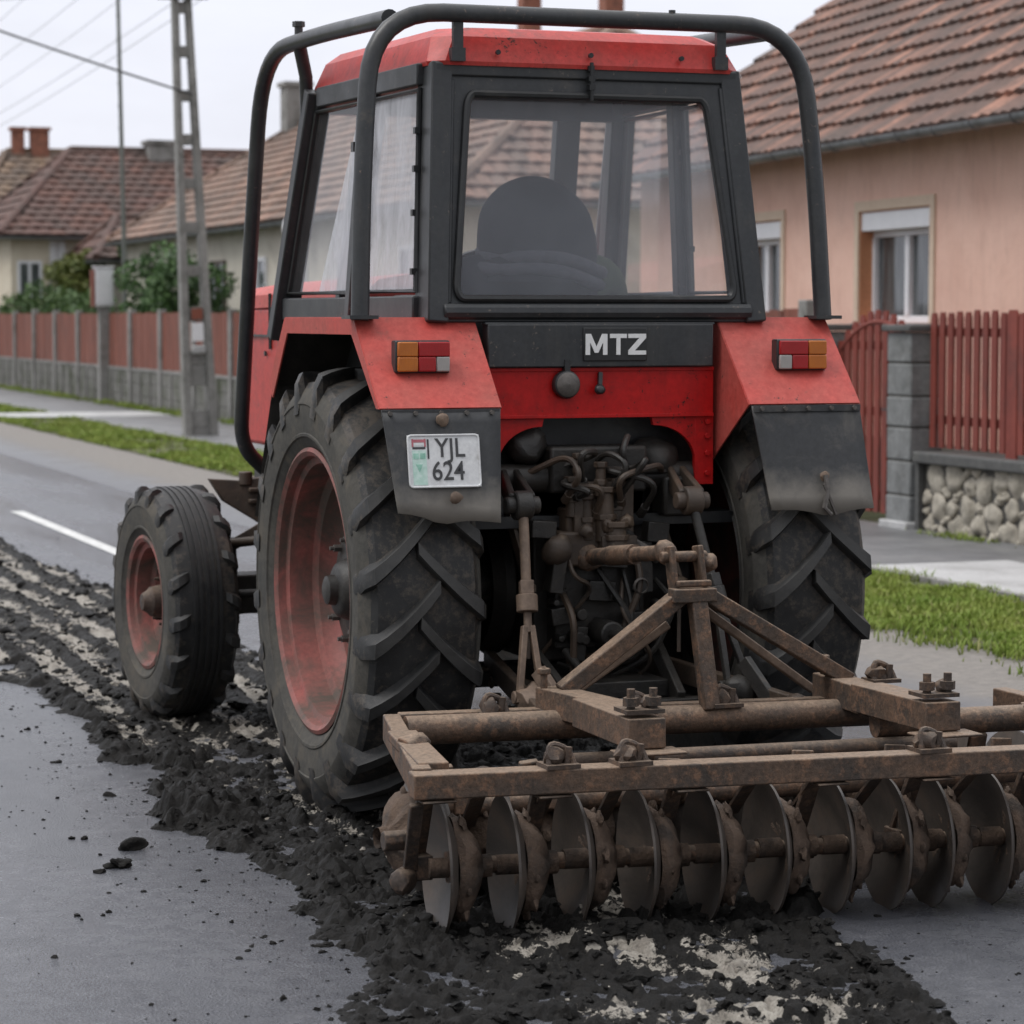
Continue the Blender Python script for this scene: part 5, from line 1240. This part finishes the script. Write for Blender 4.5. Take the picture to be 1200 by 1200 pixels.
def window(parent,x0,x1,z0,z1,depth=.14,shutter=True,trim='pink_trim',reveal='orange_reveal',cas=2,sill=True):
    """window in a wall whose outer face is y=0 looking to -y"""
    w=grp('window',parent,((x0+x1)/2,0,z0)); W=x1-x0; Hh=z1-z0; h=W/2
    m=MB(); t=.10
    if trim:
        m.bx(-h-t,-h,-.022,.0,-.02,Hh+t); m.bx(h,h+t,-.022,.0,-.02,Hh+t); m.bx(-h,h,-.022,.0,Hh,Hh+t); m.build('surround',M[trim],w)
    m=MB(); m.bx(-h,-h+.012,0.001,depth+.05,0,Hh); m.bx(h-.012,h,.001,depth+.05,0,Hh); m.bx(-h,h,.001,depth+.05,Hh-.012,Hh); m.build('reveal',M[reveal],w)
    top=Hh-(.19 if shutter else 0)
    if shutter: m=MB(); m.bx(-h+.012,h-.012,.01,depth,Hh-.20,Hh-.013); m.build('shutter_box',M['pvc'],w,bevel=.01)
    f=MB(); b=.07; y0,y1=depth,depth+.06
    f.bx(-h,h,y0,y1,0,b); f.bx(-h,h,y0,y1,top-b,top); 
    xs_=[-h+(W)*i/cas for i in range(cas+1)]
    for i,x in enumerate(xs_):
        bw=b if i in (0,cas) else b*1.4
        x_=min(max(x,-h+bw/2),h-bw/2); f.bx(x_-bw/2,x_+bw/2,y0-.01,y1-.003,b,top-b)
    fr_=f.build('frame',M['pvc'],w,bevel=.006)
    p=MB(); p.bx(-h+.01,h-.01,y1-.02,y1-.012,b*.5,top-.01); p.build('pane',M['pane'],fr_)
    if sill: m=MB(); m.bx(-h-.06,h+.06,-.06,depth,-.045,-.002); m.build('sill',M['zinc'],w)
    return w

# ---- salmon house. local frame: X along the facade (away from the camera), Y inward, outside face y=0
rh_=random.Random(31)
ang=math.atan2(.9965,.084)
PD=np.array([.084,.9965]); p0=np.array([8.98,14.14])
# local +X = along street, local +Y must point inward (to +x world): use mirrored order -> rotate so that X runs towards the camera
# X_local = -along, Y_local = inward  (right-handed with Z up)
o_=p0+PD*8.1
def house(name,label,origin,rot): return thing(name,label,'house',(origin[0],origin[1],0),rot)
rotp=math.atan2(-PD[1],-PD[0])
PH=house('house','salmon pink house with weathered red tiled gable roof and white roller-shutter windows',o_,rotp)
LEN=17.0; DEP=8.4; EV=3.66; RISE=3.2
wins=[(8.1-.88,8.1+.93,None),(8.1-4.95,8.1-3.32,None)]
# facade coordinate X_local = 8.1 - t
W1=(8.1-.95,8.1+.79,1.68,2.79); W2=(8.1-4.75,8.1-3.12,1.68,2.79); W3=(8.1+5.0,8.1+6.6,1.68,2.79)
m=MB(); wall_with_holes(m,LEN,EV,[W1,W2,W3],.3); m.build('front_wall',M['pink'],PH)
for W_ in (W2,W1,W3): window(PH,*W_)
m=MB(); m.bx(0,.3,.3,DEP,0,EV); m.bx(LEN-.3,LEN,.3,DEP,0,EV); m.bx(.3,LEN-.3,DEP-.3,DEP,0,EV); 
m.prism([(.02,.05,EV),(.02,DEP-.05,EV),(.02,DEP/2,EV+RISE-.12)],(.26,0,0)); m.prism([(LEN-.28,.05,EV),(LEN-.28,DEP-.05,EV),(LEN-.28,DEP/2,EV+RISE-.12)],(.26,0,0)); m.build('side_wall',M['pink'],PH)
m=MB(); m.bx(-.0,LEN,-.03,0,0,.55); m.build('plinth',M['conc_dark'],PH)
ov=.42; sl=Vector((0,DEP/2,RISE)).normalized(); ln_=math.hypot(DEP/2,RISE)+ov*1.25
m=MB(); a0=Vector((-.28,-ov,EV-ov*RISE/(DEP/2)+.08)); 
tile_slope(m,a0,a0+Vector((LEN+.5,0,0)),sl,ln_,lambda s,t:0<=s<=LEN+.5 and t<ln_+.1,.21,.36,rh_,lift=.062)
b0=Vector((-.28,DEP+ov,a0.z)); tile_slope(m,b0,b0+Vector((LEN+.5,0,0)),Vector((0,-DEP/2,RISE)),ln_,lambda s,t:0<=s<=LEN+.5 and t<ln_+.1,.47,.345,rh_)
rp_=m.build('roof',M['tile_red'],PH,smooth=0,fixn=False)
m=MB()
for k_ in range(2):
    yb_=(-ov if k_==0 else DEP+ov)
    m.add([(-.25,yb_,a0.z-.02),(LEN+.2,yb_,a0.z-.02),(LEN+.2,DEP/2,EV+RISE+.05),(-.25,DEP/2,EV+RISE+.05)],[(0,1,2,3)])
m.add([(-.25,-ov,a0.z-.03),(LEN+.2,-ov,a0.z-.03),(LEN+.2,.02,EV-.02),(-.25,.02,EV-.02)],[(0,1,2,3)])
m.build('roof_deck',M['soffit'],rp_,smooth=0)
m=MB(); 
for k_ in range(48): m.tube([(-.28+k_*.365,DEP/2,EV+RISE+.10),(-.28+k_*.365+.37,DEP/2,EV+RISE+.115)],[.11,.125],8)
m.build('ridge_tile',M['tile_red'],rp_)
def gutter(parent,p0,p1,r=.075):
    m=MB(); p0,p1=Vector(p0),Vector(p1); d=(p1-p0).normalized(); s_=d.cross(Vector((0,0,1))).normalized(); vs=[]; n=9
    for p in (p0,p1):
        for i in range(n): a=math.pi*i/(n-1); vs.append(p+s_*r*math.cos(a)-Vector((0,0,1))*r*math.sin(a))
        for i in range(n): a=math.pi*(n-1-i)/(n-1); vs.append(p+s_*r*.88*math.cos(a)-Vector((0,0,1))*r*.86*math.sin(a))
    k=2*n; m.add(vs,[(i,(i+1)%k,(i+1)%k+k,i+k) for i in range(k)]); 
    L=(p1-p0).length; i=0
    while i*.8<L: 
        q=p0+d*(i*.8); m.tube([q+s_*r*1.06*math.cos(math.pi*j/8)-Vector((0,0,1))*r*1.05*math.sin(math.pi*j/8) for j in range(9)],.008,5); i+=1
    return m.build('gutter',M['zinc'],parent,smooth=50)
gutter(PH,(-.3,-ov-.07,a0.z+.01),(LEN+.25,-ov-.07,a0.z+.01))
m=MB(); m.tube([(LEN-.3,-ov-.02,a0.z-.05),(LEN-.3,-.08,a0.z-.35),(LEN-.3,-.08,.1)],.045,10); m.build('downpipe',M['zinc'],PH)
m=MB(); m.bx(12,12.5,DEP/2-.25,DEP/2+.25,EV+RISE-.3,EV+RISE+.9); m.build('chimney',M['brick'],PH)

# ---- generic hipped / gabled house used for the row on the left. axis aligned, built in world axes
def hip_house(name,label,x0,x1,y0,y1,ev,rd,hip0,hip1,axis,wall,tile,ov=.35,cw=.3,rhh=.36,seed=1,holes_s=(),holes_f=()):
    """walls box x0..x1,y0..y1; ridge along 'axis'; hip0/hip1 = run of the hips at the low/high end (0 = gable)"""
    t=thing(name,label,'house',(x0,y0,0)); rn=random.Random(seed)
    W=x1-x0; Dp=y1-y0
    m=MB(); m.bx(0,W,0,Dp,-.02,ev)
    m.build('wall',M[wall],t)
    m=MB(); m.bx(-.03,W+.03,-.03,Dp+.03,-.02,.5); m.build('plinth',M['conc_dark'],t)
    if axis=='y': # ridge along y
        A=[(-ov,-ov),(W+ov,-ov),(W+ov,Dp+ov),(-ov,Dp+ov)]; r0=(W/2,hip0-ov if hip0 else -ov); r1=(W/2,Dp-hip1+ov if hip1 else Dp+ov)
    else:
        A=[(-ov,-ov),(W+ov,-ov),(W+ov,Dp+ov),(-ov,Dp+ov)]; r0=(hip0-ov if hip0 else -ov,Dp/2); r1=(W-hip1+ov if hip1 else W+ov,Dp/2)
    z0=ev-.08
    P=[Vector((*a,z0)) for a in A]; Q0=Vector((*r0,rd)); Q1=Vector((*r1,rd))
    faces=[(P[0],P[1],[Q0] if axis=='y' else [Q1,Q0]),(P[1],P[2],[Q1,Q0] if axis=='y' else [Q1]),(P[2],P[3],[Q1] if axis=='y' else [Q0,Q1]),(P[3],P[0],[Q0,Q1] if axis=='y' else [Q0])]
    rf_=MB(); dk=MB()
    for a,b,top in faces:
        poly=[a,b]+top; 
        e=(b-a); L=e.length; e=e.normalized(); nn=(b-a).cross(top[-1]-a).normalized()
        if nn.z<0: nn=-nn
        up=nn.cross(e); up=up if up.z>0 else -up
        pts2=[((q-a).dot(e),(q-a).dot(up)) for q in poly]; ln_=max(p[1] for p in pts2)
        dk.add([q-Vector((0,0,.03)) for q in poly],[tuple(range(len(poly)))])
        if up.z>.98 : continue
        def ins(s,tt,pts2=pts2):
            c=False; n=len(pts2)
            for i in range(n):
                (xa,ya),(xb,yb_)=pts2[i],pts2[(i+1)%n]
                if (ya>tt)!=(yb_>tt) and s<(xb-xa)*(tt-ya)/(yb_-ya)+xa: c=not c
            return c
        tile_slope(rf_,a,b,up,ln_,ins,cw,rhh,rn,lift=.065)
    ro=rf_.build('roof',M[tile],t,smooth=0,fixn=False); dk.build('roof_deck',M['soffit'],ro,smooth=0)
    rg_=MB(); rg_.tube([Q0+Vector((0,0,.03)),Q1+Vector((0,0,.03))],.11,8)
    for k_,(i,Q) in enumerate(((0,Q0),(1,Q0 if axis=='y' else Q1),(2,Q1),(3,Q1 if axis=='y' else Q0))):
        rg_.tube([P[i]+Vector((0,0,.05)),Q+Vector((0,0,.03))],.10,8)
    rg_.build('ridge_tile',M[tile],ro)
    for i in range(4):
        a,b=P[i],P[(i+1)%4]; d=(b-a).normalized(); gutter(t,a+Vector((0,0,-.02)),b+Vector((0,0,-.02)),.07)
    return t
def flat_window(parent,face,a0,a1,z0,z1,off=0,col='pvc',cas=2,shut=False):
    """window set on a wall face: 'x' = wall facing -x at local x=0 (a along y), 'y' = wall facing -y at local y=0 (a along x)"""
    w=grp('window',parent,(0,0,0)); 
    def B(mm,u0,u1,d0,d1,zz0,zz1):
        if face=='x': mm.bx(off-d1,off-d0,u0,u1,zz0,zz1)
        else: mm.bx(u0,u1,off-d1,off-d0,zz0,zz1)
    m=MB(); b=.07
    for i in range(cas+1):
        c=a0+(a1-a0)*i/cas; c=min(max(c,a0+b/2),a1-b/2); B(m,c-b/2,c+b/2,0,.05,z0+b,z1-b)
    B(m,a0,a1,0,.05,z0,z0+b); B(m,a0,a1,0,.05,z1-b,z1); f=m.build('frame',M[col],w)
    m=MB(); B(m,a0+.02,a1-.02,.0,.02,z0+.02,z1-.02); m.build('pane',M['pane'],f)
    m=MB(); B(m,a0-.08,a1+.08,0,.10,z0-.06,z0-.005); m.build('sill',M['zinc'],w)
def chimney(parent,x,y,z0,z1,w=.5,mat='brick',pots=1):
    m=MB(); m.bx(x-w/2,x+w/2,y-w/2,y+w/2,z0,z1); c=m.build('chimney',M[mat],parent)
    m=MB(); m.bx(x-w/2-.06,x+w/2+.06,y-w/2-.06,y+w/2+.06,z1,z1+.10); m.build('chimney_cap',M[mat],c)
H3=hip_house('house','long cream house behind the tractor with a tan tiled hip roof',9.4,17.2,28.6,52.4,3.52,6.45,3.8,4.4,'y','cream','tile_tan',cw=.25,rhh=.31,seed=2)
for y0 in (1.5,5,8.2,11,14.2,17.0,20.2): flat_window(H3,'x',y0,y0+1.25,1.55,2.85,col='pvc' if y0<12 else 'soffit')
for x0 in (1.4,4.6): flat_window(H3,'y',x0,x0+1.2,1.55,2.85)
chimney(H3,3.1,5.3,5.6,7.25,.32); chimney(H3,4.62,5.35,5.6,7.6,.34); chimney(H3,3.2,20.6,5.3,6.85,.55,'concrete')
H2=hip_house('house','dark brown hip-roofed house with pale yellow walls at the left',7.5,19.5,57,65,3.78,6.05,2.6,3,'x','yellow','tile_brown',cw=.33,seed=3)
flat_window(H2,'y',-.0+.15,.75,2.2,3.1); flat_window(H2,'y',1.3,1.9,1.9,3.0,col='soffit'); flat_window(H2,'y',4.6,5.8,1.8,2.9)
m=MB(); 
for x in (.95,1.15,2.15): m.bx(x,x+.18,-.06,0,0,3.6)
m.build('pilaster',M['white_cab'],H2)
chimney(H2,4.6,3.8,5.7,6.25,.75,'concrete'); 
m=MB(); m.prism([(5.0,1.6,4.75),(5.5,1.6,4.72),(5.42,1.55,5.3)],(0,-.08,0)); m.build('roof_flashing',M['white_cab'],H2,smooth=0)
H1=hip_house('house','farthest house at the left edge with a grey-tan roof and two brick chimneys',8.0,20.0,68.5,77,4.0,6.7,2.4,3,'x','cream','tile_grey',cw=.36,seed=4)
chimney(H1,2.35,4.2,6.3,7.35,.36); chimney(H1,3.0,4.2,6.3,7.35,.52)
H4=hip_house('house','low cream annexe with a dark lean-to roof overgrown by creeper',9.3,12.3,53.6,56.6,3.15,4.1,.9,.9,'x','cream','tile_brown',cw=.33,seed=6,ov=.45)
flat_window(H4,'y',1.2,2.2,1.6,2.6)
dsh=thing('satellite_dish','small white satellite dish fixed under the eave of the cream house','dish',(9.02,36.4,3.35))
m=MB(); m.lathe([(.001,.05),(.12,.03),(.22,-.01),(.27,-.05)],axis=(-.75,-.6,.3),n=20); m.build('reflector',M['white_cab'],dsh); m=MB(); m.tube([(0,0,0),(.25,.1,-.2),(.36,.1,-.2)],.02,6); m.build('bracket',M['mast'],dsh)

# ================================================================== VEGETATION
def leafmat(name,a,b_,c):
    m,nt,b=newmat(name); g=N(nt,'ShaderNodeNewGeometry'); v=tex(nt)
    col=ramp(nt,g.outputs['Random Per Island'],[(0,a),(.5,b_),(1,c)]); n=noise(nt,v,1.6,3,.6)
    col=mix(nt,ramp(nt,n,[(.35,0.),(.65,.6)]),col,tuple(q*.5 for q in a)); nt.links.new(col,b.inputs['Base Color']); b.inputs['Roughness'].default_value=.55; return m
M['leaf_dark']=leafmat('dark_leaves',(.045,.10,.03),(.07,.15,.04),(.12,.22,.06))
M['leaf_mid']=leafmat('mid_leaves',(.05,.11,.03),(.085,.16,.04),(.14,.22,.06))
M['leaf_yel']=leafmat('yellow_green_leaves',(.09,.13,.02),(.14,.17,.03),(.20,.20,.045))
M['bark']=surf('bark',(.07,.05,.035),(.045,.035,.028),8,.9,bs=.5)
def leaves(name,parent,clumps,n,size,mat):
    V=[];F=[]
    tot=sum(c[3]*c[4]*c[5] for c in clumps); o=0
    for cx,cy,cz,rx,ry,rz in clumps:
        k=max(10,int(n*rx*ry*rz/tot)); d=RNG.normal(size=(k,3)); d/=np.linalg.norm(d,axis=1)[:,None]; rr=RNG.uniform(.45,1.08,k)**.7
        p=d*rr[:,None]*np.array([rx,ry,rz])+np.array([cx,cy,cz])
        u=RNG.normal(size=(k,3)); u/=np.linalg.norm(u,axis=1)[:,None]; w=np.cross(u,RNG.normal(size=(k,3))); w/=np.linalg.norm(w,axis=1)[:,None]
        s=size*RNG.uniform(.6,1.4,k)[:,None]
        V.append(np.stack([p-u*s,p-w*s*.45,p+u*s,p+w*s*.45],1).reshape(-1,3)); F.append(np.arange(4*k).reshape(k,4)+o); o+=4*k
    ob=np_mesh(name,np.concatenate(V),np.concatenate(F),[M[mat]],smooth=False); ob.parent=parent; return ob
def shrub(name,label,cat,loc,clumps,n,size,mat,trunk=True):
    t=thing(name,label,cat,loc); leaves('foliage',t,clumps,n,size,mat)
    if trunk:
        m=MB()
        for c in clumps[:6]: m.tube([(c[0]*.2,c[1]*.2,0),(c[0]*.6,c[1]*.6,c[2]*.5),(c[0],c[1],c[2]+c[5]*.4)],[.05,.035,.012],6)
        m.build('stem',M['bark'],t)
    return t
rv=random.Random(8)
def cl_(n,rx,ry,z0,z1,r0,r1): return [(rv.uniform(-rx,rx),rv.uniform(-ry,ry),rv.uniform(z0,z1),rv.uniform(r0,r1),rv.uniform(r0,r1),rv.uniform(r0,r1)*.8) for _ in range(n)]
shrub('bush','dense dark green bush behind the board fence beside the utility pole','bush',(8.15,42.0,0),cl_(16,.55,1.6,1.0,3.1,.35,.6),9000,.06,'leaf_dark')
shrub('hedge','long clipped dark green hedge rising behind the far end of the board fence','hedge',(7.75,54.0,0),[(rv.uniform(-.25,.25),-6.5+i*.62,rv.uniform(1.3,2.1),.45,.6,.5) for i in range(24)],15000,.065,'leaf_mid')
shrub('shrub','yellow-green shrub growing above the hedge in front of the yellow wall','shrub',(8.7,54.3,0),cl_(9,.5,.6,1.8,3.1,.3,.5),5000,.06,'leaf_yel')
shrub('climbing_plant','green creeper spreading over the low annexe roof and eave','climbing plant',(10.2,53.2,0),[(-.6+.28*i,rv.uniform(-.4,.1),3.2+.16*i*(.6+.4*rv.random())+rv.uniform(-.15,.15),.3,.3,.26) for i in range(11)]+[(.3,-.1,2.4,.25,.2,.5),(1.5,-.1,2.2,.3,.2,.6)],5200,.06,'leaf_mid')
shrub('bush','loose green bush at the foot of the cream house right of the pole','bush',(8.3,36.2,0),cl_(8,.4,1.2,1.1,1.9,.25,.4),3000,.05,'leaf_mid')
# a tree and house row on the camera's left side of the street, only seen as reflections
# ================================================================== CAMERA, LIGHT, WORLD
cam=bpy.data.cameras.new('camera'); co=bpy.data.objects.new('camera',cam); C.objects.link(co); sc.camera=co
cam.sensor_width=36; cam.lens=36*3125/1200; cam.clip_end=3000; cam.clip_start=.1
P_=math.atan(230/3125)
co.location=(-3.432,-9.015,1.75); co.rotation_euler=(math.pi/2-P_,0,R(-20))
cam.dof.use_dof=True; cam.dof.focus_distance=8.2; cam.dof.aperture_fstop=5.2
sun=bpy.data.lights.new('sun','SUN'); so_=bpy.data.objects.new('sun',sun); C.objects.link(so_)
sun.energy=1.6; sun.angle=R(28); sun.color=(1,.98,.955)
sd_=Vector((-.60,.05,1.0)).normalized()
so_.rotation_euler=(-sd_).to_track_quat('-Z','Y').to_euler(); so_.location=(0,0,30)
wd=bpy.data.worlds.new('World'); sc.world=wd; wd.use_nodes=True; nt=wd.node_tree; bg=nt.nodes['Background']
sky=N(nt,'ShaderNodeTexSky'); sky.sky_type='NISHITA'; sky.sun_disc=False
sky.sun_elevation=math.asin(sd_.z); sky.sun_rotation=math.atan2(sd_.x,sd_.y); sky.dust_density=3; sky.air_density=1.5
tc=N(nt,'ShaderNodeTexCoord'); sx=N(nt,'ShaderNodeSeparateXYZ'); nt.links.new(tc.outputs['Generated'],sx.inputs[0])
mp=N(nt,'ShaderNodeMapping'); mp.inputs['Scale'].default_value=(1,1,3); nt.links.new(tc.outputs['Generated'],mp.inputs[0])
cln=noise(nt,mp.outputs[0],3.6,6,.6)
oc=ramp(nt,sx.outputs[2],[(0.,(8.5,8.7,9.7)),(.25,(9.2,9.35,10.3)),(.7,(17.5,17.6,18.0)),(1.,(21,21,21.3))])
oc2=mix(nt,1.0,oc,ramp(nt,cln,[(.3,.88),(.7,1.06)]),'MULTIPLY')
fw=math_(nt,'ADD',math_(nt,'MULTIPLY',sx.outputs[0],.34),math_(nt,'MULTIPLY',sx.outputs[1],.94))
oc2=mix(nt,1.0,oc2,ramp(nt,math_(nt,'ADD',math_(nt,'MULTIPLY',fw,.5),.5),[(0.,.52),(.45,.70),(.8,1.)]),'MULTIPLY')   # unseen sky behind the camera dimmed for contrast on rear-facing surfaces
nt.links.new(mix(nt,.90,sky.outputs[0],oc2),bg.inputs['Color']); bg.inputs['Strength'].default_value=.112
sc.view_settings.view_transform='Standard'; sc.view_settings.look='None'; sc.view_settings.exposure=0; sc.view_settings.gamma=1
sc.cycles.max_bounces=8; sc.cycles.transparent_max_bounces=16; sc.cycles.use_denoising=True
